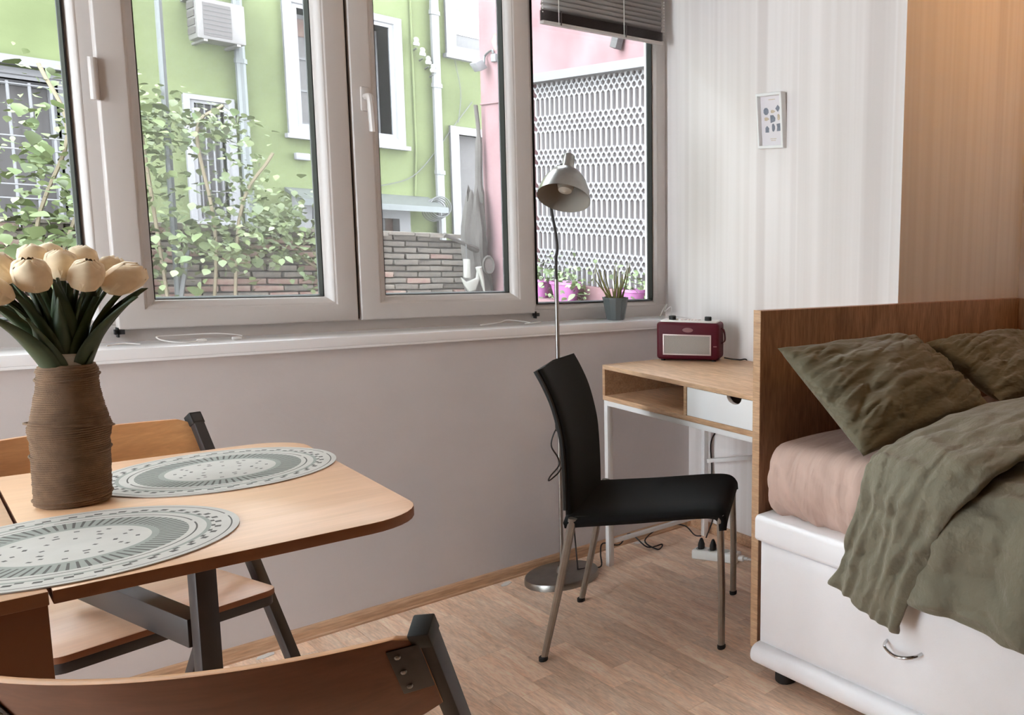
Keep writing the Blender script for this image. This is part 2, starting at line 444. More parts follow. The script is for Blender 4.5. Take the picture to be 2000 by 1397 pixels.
# handle on the right sash, hinge cover on the left sash, black corner hinges
h = MB().box(-.613, -.589, YF-.03, YF-.020, 1.60, 1.675).build('handle_plate', 'pvc', win, bevel=.004)
hb = MB(); hb.tube(catmull([(-.601, YF-.03, 1.645), (-.601, YF-.058, 1.645), (-.600, YF-.064, 1.628), (-.597, YF-.062, 1.58), (-.595, YF-.060, 1.538)], 5), [.009]*6+[.0095]*6+[.0105]*9, 10)
hb.build('handle', 'pvc', win)
MB().tube([(-1.172, YF-.024, 1.535), (-1.172, YF-.024, 1.64)], .0085, 12).build('hinge', 'pvc', win, bevel=.001)
for x in (-1.166, -.094):
    MB().box(x-.006, x+.012, YF-.02, YF-.004, .934, .946).box(x-.002, x+.002, YF-.02, YF-.002, .926, .952).build('hinge', 'gasket', win)
sl = MB().box(WX0-.1, XW-.001, -.015, YF+.005, .884, .912).box(WX0-.1, XW-.001, -.015, .004, .876, .884)
sl.build('window_sill', 'pvc_sill', win, bevel=.0015)
# second window: balcony window on the left wall
w2 = thing('window_2', (-3.3, -1.5, .3), 'wide balcony window in the left wall', None, kind='structure')
Mr = Matrix.Translation((-3.3, 0, 0)) @ Matrix.Rotation(R(90), 4, 'Z')
for a, c in ((LW[0], (LW[0]+LW[1])/2), ((LW[0]+LW[1])/2, LW[1])):
    MB().ring(a, c, LW[2], LW[3], [(0, -.04), (.06, -.04), (.06, .04), (0, .04)], Mr).build('window_frame', 'pvc', w2)
    MB().box(-3.302, -3.298, a+.05, c-.05, LW[2]+.05, LW[3]-.05).build('pane', 'pane_glass', w2, smooth=0)

# warm ceiling lamp over the bed (just out of the picture)
lampc = thing('ceiling_lamp', (.85, -1.95, 2.62), 'round warm ceiling lamp above the bed', 'lamp')
MB().lathe([(0, 2.62), (.06, 2.62), (.06, 2.60), (.008, 2.595), (.008, 2.46), (.03, 2.455), (.03, 2.42), (0, 2.42)], 24, Matrix.Translation((.85, -1.95, 0))).build('canopy', 'white_paint', lampc)
m_, nt_, bb_ = nodes('lamp_glow'); bb_.inputs['Emission Color'].default_value = (1, .48, .11, 1); bb_.inputs['Emission Strength'].default_value = 48
MB().lathe([(0, 2.30), (.045, 2.315), (.06, 2.36), (.045, 2.405), (.02, 2.42), (0, 2.42)], 20, Matrix.Translation((.85, -1.95, 0))).build('bulb', 'lamp_glow', lampc)
# ------------------------------------------------------------------ the courtyard outside
structure(MB().box(-9, 9, .28, 13, -.8, -.6).build('floor_courtyard', 'ground'))
YG = 9.0; XS = 3.64
def holed_wall(x0, x1, z0, z1, y0, y1, holes):
    """a wall in the xz plane with real openings"""
    xs = sorted({x0, x1, *[h[0] for h in holes], *[h[1] for h in holes]}); zs = sorted({z0, z1, *[h[2] for h in holes], *[h[3] for h in holes]})
    mb = MB()
    for a, c in zip(xs, xs[1:]):
        run = None
        for e, g in zip(zs, zs[1:]):
            cx, cz = (a+c)/2, (e+g)/2
            if any(h[0] < cx < h[1] and h[2] < cz < h[3] for h in holes):
                if run: mb.box(a, c, y0, y1, *run); run = None
            else: run = (run[0] if run else e, g)
        if run: mb.box(a, c, y0, y1, *run)
    return mb
bld = thing('apartment_building', (1, YG+.2, -.6), 'pale green rendered building across the courtyard', 'building')
holes = [(1.79, 2.68, 2.34, 3.63), (3.43, 4.4, 3.58, 5.0), (3.42, 4.2, -.3, 2.45), (.885, 1.12, 1.2, 2.42), (-1.5, -.06, .9, 2.43), (1.93, 2.72, .4, 1.40)]
holed_wall(-9, 7, -.6, 7.0, YG, YG+.45, holes).build('wall', 'green_render', bld, smooth=0)
MB().box(-9, 7, YG+.45, YG+.5, -.6, 7.0).build('inner_wall', 'door_grey', bld, smooth=0)
def ext_window(h, trim=.12, sill=True, bars=(), vbar=None, depth=.22, pane='far_glass', curtain=None, frame=.05):
    x0, x1, z0, z1 = h
    w_ = MB().ring(x0-trim, x1+trim, z0-trim, z1+trim, [(0, YG), (0, YG-.05), (trim*.6, YG-.05), (trim*.7, YG-.03), (trim, YG-.03), (trim, YG+depth), (trim-.01, YG+depth)]).build('window', 'trim_white', bld, smooth=0)
    MB().ring(x0, x1, z0, z1, [(0, YG+depth), (0, YG+depth-.04), (frame, YG+depth-.04), (frame, YG+depth)]).build('window_frame', 'trim_white', w_, smooth=0)
    MB().box(x0+frame*.8, x1-frame*.8, YG+depth-.01, YG+depth, z0+frame*.8, z1-frame*.8).build('pane', pane, w_, smooth=0)
    for z in bars: MB().box(x0+frame, x1-frame, YG+depth-.03, YG+depth-.005, z-.012, z+.012).build('glazing_bar', 'trim_white', w_, smooth=0)
    if vbar: 
        for x in vbar: MB().box(x-.018, x+.018, YG+depth-.035, YG+depth-.005, z0+frame, z1-frame).build('glazing_bar', 'trim_white', w_, smooth=0)
    if sill: MB().box(x0-trim-.03, x1+trim+.03, YG-.11, YG, z0-trim-.05, z0-trim).build('window_sill', 'trim_white', w_, smooth=0)
    return w_
w_ = ext_window(holes[0], .13, bars=(3.13, 2.76), vbar=(2.24,), depth=.38)
MB().box(1.84, 2.2, YG+.35, YG+.36, 3.38, 3.58).build('roller_shade', 'brick_old', w_, smooth=0)
w_ = ext_window(holes[1], .12, bars=(4.1,))
MB().box(3.48, 4.35, YG+.195, YG+.205, 3.78, 4.9).build('curtain', 'far_curtain', w_, smooth=0)
dr = MB().ring(3.32, 4.3, -.6, 2.55, [(0, YG), (0, YG-.05), (.10, YG-.05), (.10, YG+.2), (.09, YG+.2)]).build('door_surround', 'trim_white', bld, smooth=0)
MB().box(3.42, 4.2, YG+.12, YG+.18, -.6, 2.45).build('door', 'door_grey', bld, smooth=0)
# small barred window
w_ = ext_window(holes[3], .085, bars=(1.85,), depth=.14, frame=.03)
for k in range(4):
    x = .915 + k*.058
    MB().tube([(x, YG+.02, 1.2), (x, YG+.02, 2.42)], .008, 6).build('grille_bar', 'trim_white', w_)
for z in (1.5, 2.1): MB().tube([(.885, YG+.015, z), (1.12, YG+.015, z)], .006, 6).build('grille_bar', 'trim_white', w_)
# wide barred window on the left
w_ = ext_window(holes[4], .10, vbar=(-.78,), depth=.16)
for k in range(11):
    x = -1.44 + k*.133
    MB().tube([(x, YG-.06, .9), (x, YG-.06, 2.40)], .011, 6).build('grille_bar', 'trim_white', w_)
for z in (1.0, 1.32, 1.45, 1.78, 1.9, 2.38): MB().tube([(-1.55, YG-.065, z), (-.0, YG-.065, z)], .008, 6).build('grille_bar', 'trim_white', w_)
MB().box(-1.75, .12, YG-.16, YG, 2.55, 2.63).build('window_hood', 'trim_white', w_, smooth=0)
# cellar entrance with a sloped canopy
c_ = MB(); c_.poly([(1.60, YG, 1.60), (1.60, YG, 1.56), (1.60, YG-.55, 1.42), (1.60, YG-.55, 1.46)], (1.45, 0, 0)); c_.build('canopy', 'canopy', bld, smooth=0)
MB().box(1.60, 3.05, YG-.57, YG-.53, 1.40, 1.47).build('canopy_edge', 'pipe_grey', bld, smooth=0)
MB().poly([(1.66, YG, 1.55), (1.66, YG-.4, 1.42), (1.66, YG-.34, 1.0), (1.66, YG, .9)], (.07, 0, 0)).build('canopy_bracket', 'trim_white', bld, smooth=0)
MB().ring(1.83, 2.82, .3, 1.42, [(0, YG), (0, YG-.06), (.12, YG-.06), (.12, YG+.15), (.11, YG+.15)]).build('cellar_surround', 'trim_white', bld, smooth=0)
MB().box(1.95, 2.70, YG+.15, YG+.2, .4, 1.40).build('cellar_door', 'brick_old', bld, smooth=0)
MB().box(2.55, 2.60, YG+.1, YG+.16, .4, 1.38).box(2.05, 2.70, YG+.1, YG+.16, 1.30, 1.35).build('cellar_door_frame', 'trim_white', bld, smooth=0)
# drainpipes, conduit, lights, insulators on the green wall
dp = MB().tube([(1.27, YG-.06, 5.0), (1.275, YG-.06, -.5)], .045, 10).build('drainpipe', 'pipe_grey', bld)
for z in (1.4, 2.3, 2.9): MB().tube([(1.275, YG-.06, z), (1.275, YG-.06, z+.05)], .056, 10).build('pipe_clip', 'pipe_grey', dp)
dp = MB().tube([(3.17, YG-.07, 6.0), (3.165, YG-.07, .9), (3.15, YG-.1, .8)], .05, 10).build('drainpipe', 'pipe_pale', bld)
for z in (1.9, 3.0, 3.9): MB().tube([(3.17, YG-.07, z), (3.17, YG-.07, z+.05)], .062, 10).build('pipe_clip', 'pipe_pale', dp)
MB().tube([(2.92, YG-.02, 6.0), (2.93, YG-.02, 2.2), (2.90, YG-.02, 1.6)], .012, 6).build('conduit', 'green_render', bld)
MB().box(1.70, 1.83, YG-.09, YG, 1.92, 2.0).build('wall_light', 'trim_white', bld, bevel=.01)
MB().tube(catmull([(2.2, YG-.03, 1.66), (2.6, YG-.03, 1.72), (2.95, YG-.03, 1.92), (3.4, YG-.03, 2.6), (3.6, YG-.03, 2.9)], 5), .006, 5).build('wall_cable', 'wire_dark', bld)
MB().tube(catmull([(3.4, YG-.04, 3.4), (3.46, YG-.04, 3.0), (3.42, YG-.04, 2.6)], 5), .005, 5).build('wall_cable', 'wire_dark', bld)
for i, (x, z) in enumerate(((2.945, 3.47), (3.01, 3.36), (3.07, 3.27), (3.12, 3.18))):
    b_ = MB().lathe([(0, 0), (.03, 0), (.036, .03), (.022, .05), (.03, .075), (.016, .10), (0, .10)], 12, Matrix.Translation((x, YG-.1, z))).build('insulator', 'insulator', bld)
    MB().bar((x, YG-.1, z-.03), (x, YG, z-.05), .012, .012).build('insulator_pin', 'wire_dark', b_)
# coil of cable at the foot of the pipe
cb = MB()
for k in range(5):
    cb.tube([(3.02+.015*k+.12*math.cos(t), YG-.2-.02*k, 1.42+.015*k+.13*math.sin(t)) for t in [2*math.pi*j/18 for j in range(18)]], .008, 5, closed=True)
tag(cb.build('cable_coil', 'wire_dark', loc=(3.05, YG-.2, 1.4)), 'grey coil of cable hanging on the green wall below the canopy corner', 'cable')

# air conditioner
ac = thing('air_conditioner', (1.1, YG-.2, 3.0), 'white air conditioning unit high on the green wall', 'appliance')
ax0, ax1, ay0, ay1, az0, az1 = .86, 1.235, YG-.45, YG-.12, 3.04, 3.44
MB().box(ax0, ax1, ay0, ay1, az0, az1).build('body', 'ac_white', ac, bevel=.012)
MB().box(ax0+.05, ax1-.11, ay0-.006, ay0+.01, az0+.035, az1-.035).build('grille', 'ac_grille', ac)
for k in range(7):
    z = az0+.06+k*.045
    MB().box(ax0+.05, ax1-.11, ay0-.010, ay0-.004, z, z+.004).build('grille_slat', 'pipe_grey', ac, smooth=0)
for k in range(4):
    z = az0+.05+k*.085
    MB().box(ax0-.008, ax0+.004, ay0+.05, ay1-.03, z, z+.06).build('side_vent', 'ac_grille', ac, smooth=0)
MB().bar((ax0+.06, ay0, az0-.012), (ax0+.06, YG, az0-.012), .03, .024).build('bracket', 'ac_white', ac)
MB().bar((ax1-.06, ay0, az0-.012), (ax1-.06, YG, az0-.012), .03, .024).build('bracket', 'ac_white', ac)
MB().box(ax0-.02, ax1-.02, ay0+.08, YG, az1, az1+.02).build('rain_cover', 'ac_white', ac, smooth=0)

# pink side building with the pierced screen
XS = 2.51; YP = 6.3
pk = thing('pink_building', (XS+.5, 4, -.6), 'pink rendered side building at the right of the courtyard', 'building')
MB().box(XS, XS+.3, 5.32, YP, -.6, 5.6).box(XS+.12, XS+.3, .3, 5.32, -.6, 5.6).box(XS, XS+.12, .3, 5.32, -.6, .74).box(XS+.02, XS+.12, .3, 5.32, 2.73, 5.6).build('wall', 'pink_render', pk, smooth=0)
MB().box(XS-.28, XS-.002, 2.2, 5.32, -.6, .60).build('ledge', 'pink_render', pk, smooth=0)
MB().box(XS-.04, XS+.02, .3, 5.32, 2.655, 2.735).build('cornice', 'trim_white', pk, smooth=0)
MB().box(XS+.115, XS+.125, .3, 5.32, .74, 2.67).build('screen_backing', 'screen_back', pk, smooth=0)
MB().tube([(XS-.025, 5.75, 6), (XS-.025, 5.75, 1.18), (XS-.025, 5.72, 1.1)], .018, 8).build('downpipe', 'pink_render', pk)
MB().tube([(XS-.008, 5.75, 2.52), (XS-.008, 6.29, 2.52)], .01, 6).build('conduit', 'pink_render', pk)
MB().bar((XS-.04, 3.79, 2.84), (XS+.02, 3.71, 3.22), .095, .05, (1, 0, 0)).build('scupper', 'door_grey', pk)
fld = thing('floodlight', (XS-.06, 6.05, 2.8), 'small floodlight and junction box on the pink corner wall', 'light')
MB().bar((XS-.07, 6.1, 2.90), (XS-.14, 6.1, 2.85), .13, .09, (0, 0, 1)).build('lamp_head', 'trim_white', fld, bevel=.01)
MB().box(XS-.03, XS-.002, 5.92, 6.01, 2.92, 3.0).build('junction_box', 'trim_white', fld, bevel=.008)
MB().tube(catmull([(XS-.05, 6.1, 2.91), (XS-.02, 6.14, 3.0), (XS-.02, 6.0, 3.04), (XS-.02, 5.97, 3.0)], 5), .01, 6).build('cable', 'pipe_grey', fld)
# pierced screen: honeycomb blocks, each block one column of one period
scr = thing('pierced_screen', (XS+.05, 4, .74), 'white pierced concrete screen wall of honeycomb blocks', 'screen')
s_ = .0865; per = .322
def block_mesh():
    mb = MB(); W, D = .029, .022; z = 0; tall = .150; sh = .018
    rows = [(tall, 0), (sh, .5), (sh, 0), (sh, .5)]; dg = (per - tall - sh*3)/4
    for i, (hh, off) in enumerate(rows):
        y0 = 0 if off == 0 else -.5*s_
        mb.box(-D/2, D/2, y0-W/2, y0+W/2, z, z+hh)
        z += hh
        for t in ((-.5*s_, .5*s_) if off == 0 else (-s_, 0)):
            mb.add([(-D/2, y0-W/2, z), (-D/2, y0+W/2, z), (-D/2, t+W/2, z+dg), (-D/2, t-W/2, z+dg), (D/2, y0-W/2, z), (D/2, y0+W/2, z), (D/2, t+W/2, z+dg), (D/2, t-W/2, z+dg)],
                   [(0, 1, 2, 3), (7, 6, 5, 4), (0, 4, 5, 1), (1, 5, 6, 2), (2, 6, 7, 3), (3, 7, 4, 0)])
        z += dg
    me = mb.mesh('block', smooth=0); me.materials.append(MATS['screen_white']); return me
bm_ = block_mesh()
inv = root_matrix(scr).inverted()
for r_ in range(6):
    for k in range(32):
        inst(bm_, 'block', scr, inv @ Matrix.Translation((XS+.04, 5.31 - s_*(k+.5), .745 + r_*per)))
# plant troughs on the ledge
def leaf_mesh(name, mat, w=1, l=1, bend=.25):
    mb = MB(); rows = [(0, .02), (.2, .36), (.45, .46), (.7, .32), (1, .01)]
    vs = []
    for t, hw in rows:
        z = -bend*t*t
        vs += [(-hw*w, t*l, z+.10*hw), (0, t*l, z), (hw*w, t*l, z+.10*hw)]
    fs = []
    for i in range(4):
        for k in range(2): fs.append((i*3+k, i*3+k+1, i*3+k+4, i*3+k+3))
    mb.add(vs, fs); me = mb.mesh(name, smooth=60, fix=False); me.materials.append(MATS[mat]); return me
LEAF = leaf_mesh('leaf', 'leaf'); LEAFP = leaf_mesh('leaf', 'leaf_pale', w=.8)
def leaf_matrix(p, size, rnd):
    return Matrix.Translation(p) @ Matrix.Rotation(rnd.uniform(0, 6.28), 4, 'Z') @ Matrix.Rotation(rnd.uniform(-1.3, .5), 4, 'X') @ Matrix.Rotation(rnd.uniform(-.6, .6), 4, 'Y') @ Matrix.Scale(size, 4)
def rand_leaf(parent, me, p, size, rnd):
    return inst(me, 'leaf', parent, root_matrix(parent).inverted() @ leaf_matrix(p, size, rnd))
def foliage(parent, name, mat, spots, n, size, rr, zmin, zmax):
    """the uncountable small leaves of a plant, one mesh"""
    mb = MB(); src = [v.co.copy() for v in LEAF.vertices]; fs = [tuple(q.vertices) for q in LEAF.polygons]
    made = 0
    while made < n:
        cx, cy, cz, sx, sz, wt = rr.choice(spots)
        p = Vector((cx + rr.gauss(0, sx), cy + rr.uniform(-.3, .2), cz + rr.gauss(0, sz)))
        if not zmin < p.z < zmax: continue
        M_ = leaf_matrix(p, rr.uniform(*size), rr); mb.add([M_ @ q for q in src], fs); made += 1
    o = mb.build(name, mat, parent, smooth=60, fix=False); o['kind'] = 'stuff'; return o
rnd = random.Random(3)
for i, (y, lab) in enumerate(((4.93, 'pink plant trough at the far end of the screen ledge'), (4.45, 'pink plant trough with trailing pale leaves on the screen ledge'), (3.42, 'pink plant trough nearest the window on the screen ledge'))):
    pt = thing('plant_trough', (XS-.15, y, .60), lab, 'planter', 'pink troughs along the screen')
    M_ = Matrix.Translation((XS-.15, y, .60)) @ Matrix.Diagonal((.7, 1.2 if i == 1 else 1, 1, 1))
    MB().lathe([(0, 0), (.105, 0), (.145, .15), (.158, .155), (.158, .18), (.145, .18), (.135, .14), (0, .14)], 20, M_).build('pot', 'pot_pink', pt)
    MB().lathe([(0, .145), (.137, .145), (0, .17)], 12, M_).build('soil', 'soil', pt)
    for k in range(24 if i != 2 else 16):
        a = rnd.uniform(0, 6.28); rr = rnd.uniform(0, .13); zz = .76 + abs(rnd.gauss(0, .08))
        if i == 1 and k > 11: zz = rnd.uniform(.62, .8); rr = .19; a = rnd.uniform(-2.4, -1.0)
        rand_leaf(pt, LEAFP if rnd.random() < .7 else LEAF, Vector((XS-.15+.7*rr*math.cos(a), y+1.2*rr*math.sin(a), zz)), rnd.uniform(.05, .09), rnd)
    foliage(pt, 'foliage', 'leaf_pale', [(XS-.17, y, .80, .05, .09, 1), (XS-.17, y-.2, .86, .05, .09, 1)] + ([(XS-.2, y-.16, .72, .05, .08, 1)] if i == 1 else []), 90, (.02, .05), rnd, .62, 1.1)

# old brick garden wall
bw = thing('brick_wall', (1.2, 6.6, -.6), 'low crumbling brick garden wall in front of the green building', 'wall')
CH = .0615; BL = .215
MB().box(-2.2, 3.3, 6.52, 6.72, -.6, 1.09).build('core', 'mortar', bw, smooth=0)
bricks = {}
def brick_mesh(k, mat):
    if (k, mat) not in bricks:
        rr = random.Random(k); mb = MB()
        l, d, hh = BL-.014, .10, CH-.012
        vs = [(x*l/2+rr.uniform(-.006, .006), y*d/2, z*hh/2+rr.uniform(-.004, .004)) for z in (-1, 1) for x, y in ((-1, -1), (1, -1), (1, 1), (-1, 1))]
        mb.add(vs, [(0,3,2,1),(4,5,6,7),(0,1,5,4),(1,2,6,5),(2,3,7,6),(3,0,4,7)])
        me = mb.mesh('brick', bevel=.004, seg=1, smooth=0); me.materials.append(MATS[mat]); bricks[(k, mat)] = me
    return bricks[(k, mat)]
rb = random.Random(11); inv = root_matrix(bw).inverted()
for r_ in range(11):
    z = .46 + r_*CH
    for k in range(19):
        x = -.75 + BL*(k + (.5 if r_ % 2 else 0))
        if r_ == 10 and rb.random() < .25: continue
        p_red = .85 if r_ < 4 and x < 1.3 else .18
        me = brick_mesh(rb.randrange(6), 'brick_old' if rb.random() < p_red else 'brick_grey')
        inst(me, 'brick', bw, inv @ Matrix.Translation((x, 6.50+rb.uniform(-.018, .02), z+CH/2)) @ Matrix.Rotation(rb.uniform(-.02, .02), 4, 'Y'))
cp = MB(); x = -.8
while x < 3.3:
    l = rb.uniform(.12, .3); cp.box(x, x+l-.01, 6.40+rb.uniform(-.02, .02), 6.70, 1.125+rb.uniform(-.01, .01), 1.15+rb.uniform(0, .02)); x += l
cp.build('coping', 'brick_grey', bw, smooth=0)
# dead tree trunk in front of the wall
tk = thing('tree_trunk', (2.4, 6.15, -.6), 'bare grey tree trunk with a knot hole before the brick wall', 'tree')
def trunk(u, v):
    z = -.6 + v*2.05; t = u*2*math.pi
    cx = 2.34 + .02*z + .03*math.sin(z*4); r_ = (.15 - .055*v)*(1 + .25*fbm((math.cos(t)*1.3, math.sin(t)*1.3, z*2), 2.0) + .10*math.sin(5*t+z*2) + .06*math.sin(9*t-z*5))
    if v > .9: z += .25*(.5+fbm((math.cos(t), math.sin(t), 3), 1.7))*(v-.9)*10; r_ *= 1-(v-.9)*3
    return Vector((cx + r_*math.cos(t), 6.15 + r_*math.sin(t), z))
MB().grid(trunk, 24, 30, cu=True).build('trunk', 'bark', tk)
MB().tube(catmull([(2.40, 6.2, .7), (2.43, 6.22, 1.2), (2.43, 6.22, 1.7), (2.45, 6.24, 2.2), (2.43, 6.24, 2.5)], 5), [.07]*5+[.05]*5+[.035]*5+[.02]*6, 8).build('stem', 'bark', tk)
MB().tube(catmull([(2.40, 6.12, .98), (2.2, 6.0, 1.06), (1.98, 5.95, 1.16)], 4), [.035]*4+[.02]*5, 8).build('branch', 'bark', tk)
MB().lathe([(.05, .0), (.075, .012), (.085, .0), (.075, -.03)], 16, Matrix.Translation((2.40, 5.995, .86)) @ Matrix.Rotation(R(90), 4, 'X') @ Matrix.Diagonal((.7, 1.2, 1, 1)), caps=False).build('knot_rim', 'bark', tk)
MB().lathe([(0, .002), (.055, .002), (.055, -.03)], 16, Matrix.Translation((2.40, 5.995, .86)) @ Matrix.Rotation(R(90), 4, 'X') @ Matrix.Diagonal((.7, 1.2, 1, 1)), caps=False).build('knot_hole', 'bark_dark', tk)
dc = thing('hanging_ornament', (2.16, 5.9, .6), 'white carved ornament hanging from the trunk branch', 'ornament')
MB().bar((2.165, 5.93, .92), (2.16, 5.92, .73), .05, .05, (0, 1, 0)).build('upper_piece', 'insulator', dc, bevel=.008)
MB().poly([(2.10, 5.9, .74), (2.15, 5.9, .69), (2.24, 5.9, .73), (2.25, 5.9, .80), (2.27, 5.9, .72), (2.23, 5.9, .61), (2.17, 5.9, .59), (2.13, 5.9, .66)], (0, .03, 0)).build('lower_piece', 'insulator', dc, bevel=.006)
MB().tube([(2.17, 5.94, 1.07), (2.166, 5.93, .9)], .006, 5).build('string', 'wire_dark', dc)
MB().tube([(2.26, 5.9, .84), (2.30, 5.92, .70), (2.32, 5.92, .58)], [.03, .02, .006], 8).build('tail_piece', 'insulator', dc)
# slim pole and leaning stick by the vine
tag(MB().tube([(.15, 6.25, 4.5), (.13, 6.25, -.6)], .022, 8).build('garden_pole', 'pipe_grey', loc=(.14, 6.25, -.6)), 'slim grey upright pole among the vine leaves', 'pole')
tag(MB().tube([(.02, 5.9, .2), (.20, 6.2, .95)], .014, 6).build('garden_stick', 'pipe_pale', loc=(.02, 5.9, .2)), 'pale stick leaning on the brick wall beside the pole', 'stick')
# climbing vines
def vine(name, label, stems, spots, n, zr, base, size, extra):
    v_ = thing(name, base, label, 'plant', 'vines climbing before the green wall')
    for s_ in stems: MB().tube(catmull(s_, 5), .012, 5).build('stem', 'vine_stem', v_)
    rr = random.Random(len(label))
    made = 0
    lf = MB()
    while made < n:
        cx, cy, cz, sx, sz, wt = rr.choice(spots)
        p = Vector((cx + rr.gauss(0, sx), cy + rr.uniform(-.35, .35), cz + rr.gauss(0, sz)))
        if p.z < .2 or p.z > zr: continue
        rand_leaf(v_, LEAF if rr.random() < wt else LEAFP, p, rr.uniform(*size), rr); made += 1
    foliage(v_, 'foliage', 'leaf_field', spots, extra, (.025, .065), rr, .2, zr)
    return v_
vine('climbing_vine', 'leafy vine climbing over the barred window at the left', [[(-.7, 6.2, -.5), (-.6, 6.3, 1.0), (-.4, 6.2, 1.8), (-.5, 6.3, 2.3)], [(-.2, 6.2, -.5), (-.35, 6.2, 1.2), (-.15, 6.2, 2.2)], [(-.9, 6.2, -.5), (-.3, 6.2, 1.5), (-.1, 6.3, 1.9)]],
     [(-.55, 6.2, 1.75, .2, .3, .7), (-.35, 6.2, 1.4, .25, .25, .8), (-.6, 6.1, 1.0, .25, .16, .9), (-.3, 6.1, .85, .25, .12, .9), (-.2, 6.2, 2.0, .1, .15, .6)], 210, 2.4, (-.5, 6.2, -.6), (.06, .12), 1100)
vine('climbing_vine', 'pale leafy vine rising beside the slim pole and small barred window', [[(.2, 6.1, -.5), (.35, 6.1, 1.0), (.28, 6.1, 1.9), (.45, 6.1, 2.15)], [(.4, 6.1, -.5), (.5, 6.1, 1.2), (.75, 6.1, 1.8)], [(.1, 6.1, -.5), (0, 6.1, 1.3), (-.05, 6.1, 2.1)]],
     [(.08, 6.2, 1.95, .10, .14, .4), (.42, 6.2, 1.98, .12, .09, .4), (.05, 6.2, 1.5, .08, .3, .4), (.55, 6.2, 1.45, .16, .25, .5), (.5, 6.1, 1.15, .25, .13, .5), (.3, 6.1, .95, .2, .12, .5), (.85, 6.2, 1.25, .12, .12, .4)], 200, 2.25, (.3, 6.1, -.6), (.045, .095), 1500)
vine('creeper', 'small bluish creeper spreading on the brick wall right of the vine', [[(1.3, 6.4, -.5), (1.2, 6.42, .6), (1.0, 6.42, .9)]],
     [(1.12, 6.28, .75, .12, .1, .3), (.95, 6.3, .95, .2, .06, .4)], 60, 1.15, (1.2, 6.4, -.6), (.05, .09), 200)
# ------------------------------------------------------------------ bed
BX0, BX1, BY0, BY1 = -.165, 1.215, -1.194, -3.2
bed = thing('bed', (.5, -2.2, 0), 'white upholstered bed with drawers and a brown wooden headboard', 'bed')
MB().box(-.15, 1.243, -1.188, -1.160, .072, 1.063).build('headboard', 'headboard_wood', bed, bevel=.0015)
MB().box(-.1505, -.148, -1.1885, -1.1595, .072, 1.0635).build('headboard_edge', 'oak_edge', bed)
MB().box(1.222, 1.243, -3.2, -1.189, .072, 1.063).build('side_panel', 'headboard_wood', bed, bevel=.0015)
MB().box(BX0+.01, BX1, BY1, BY0-.01, .09, .45).build('base', 'white_leather', bed, bevel=.006)
rail = MB()
def rrect(x0, x1, z0, z1, r, n=5):
    pts = []
    for cx, cz, a0 in ((x1-r, z1-r, 0), (x0+r, z1-r, 90), (x0+r, z0+r, 180), (x1-r, z0+r, 270)):
        for k in range(n+1):
            t = R(a0+90*k/n); pts.append((cx+r*math.cos(t), cz+r*math.sin(t)))
    return pts
rail.poly([(x, BY0-.006, z) for x, z in rrect(-.19, -.12, .046, .104, .026)], (0, BY1-BY0, 0)); rail.build('bottom_rail', 'white_leather', bed, bevel=.01, seg=3)
MB().poly([(x, BY0-.006, z) for x, z in rrect(-.176, -.10, .410, .486, .014)], (0, BY1-BY0, 0)).build('top_rail', 'white_leather', bed, bevel=.008, seg=3)
# drawer fronts: padded leather pulled in at the handle ends
def drawer(y0, y1, hy0, hy1, hz):
    d = thing('drawer', (0, 0, 0)); d.parent = bed
    nu, nv = 44, 20
    def fn(u, v):
        y = lerp(y0, y1, u); z = lerp(.112, .402, v)
        e = min(1, min(u, 1-u)*30, min(v, 1-v)*10)
        pad = .010*(1-(1-e)**2)
        for hy in (hy0, hy1): pad -= .012*math.exp(-((y-hy)**2+(z-hz)**2)/(2*.022**2))
        return Vector((-.158-pad, y, z))
    f = MB().grid(fn, nu, nv); 
    f.box(-.158, -.150, y1, y0, .112, .402)
    fr = MB(); fr.grid(fn, nu, nv)
    o = fr.build('drawer', 'white_leather', bed, smooth=60)
    hd = MB().tube(catmull([(-.152, hy0, hz), (-.180, hy0-.012, hz-.004), (-.190, (hy0+hy1)/2, hz-.012), (-.180, hy1+.012, hz-.004), (-.152, hy1, hz)], 6), .0042, 8)
    hd.build('handle', 'chrome', o)
    bpy.data.objects.remove(d)
drawer(-1.215, -2.18, -1.687, -1.802, .262)
drawer(-2.2, -3.17, -2.62, -2.735, .262)
for x, y in ((-.125, -1.29), (-.125, -3.0), (1.1, -1.29), (1.1, -3.0)):
    MB().lathe([(.030, 0), (.034, .005), (.034, .05), (.036, .092)], 16, Matrix.Translation((x, y, 0))).build('foot', 'black_rubber', bed)
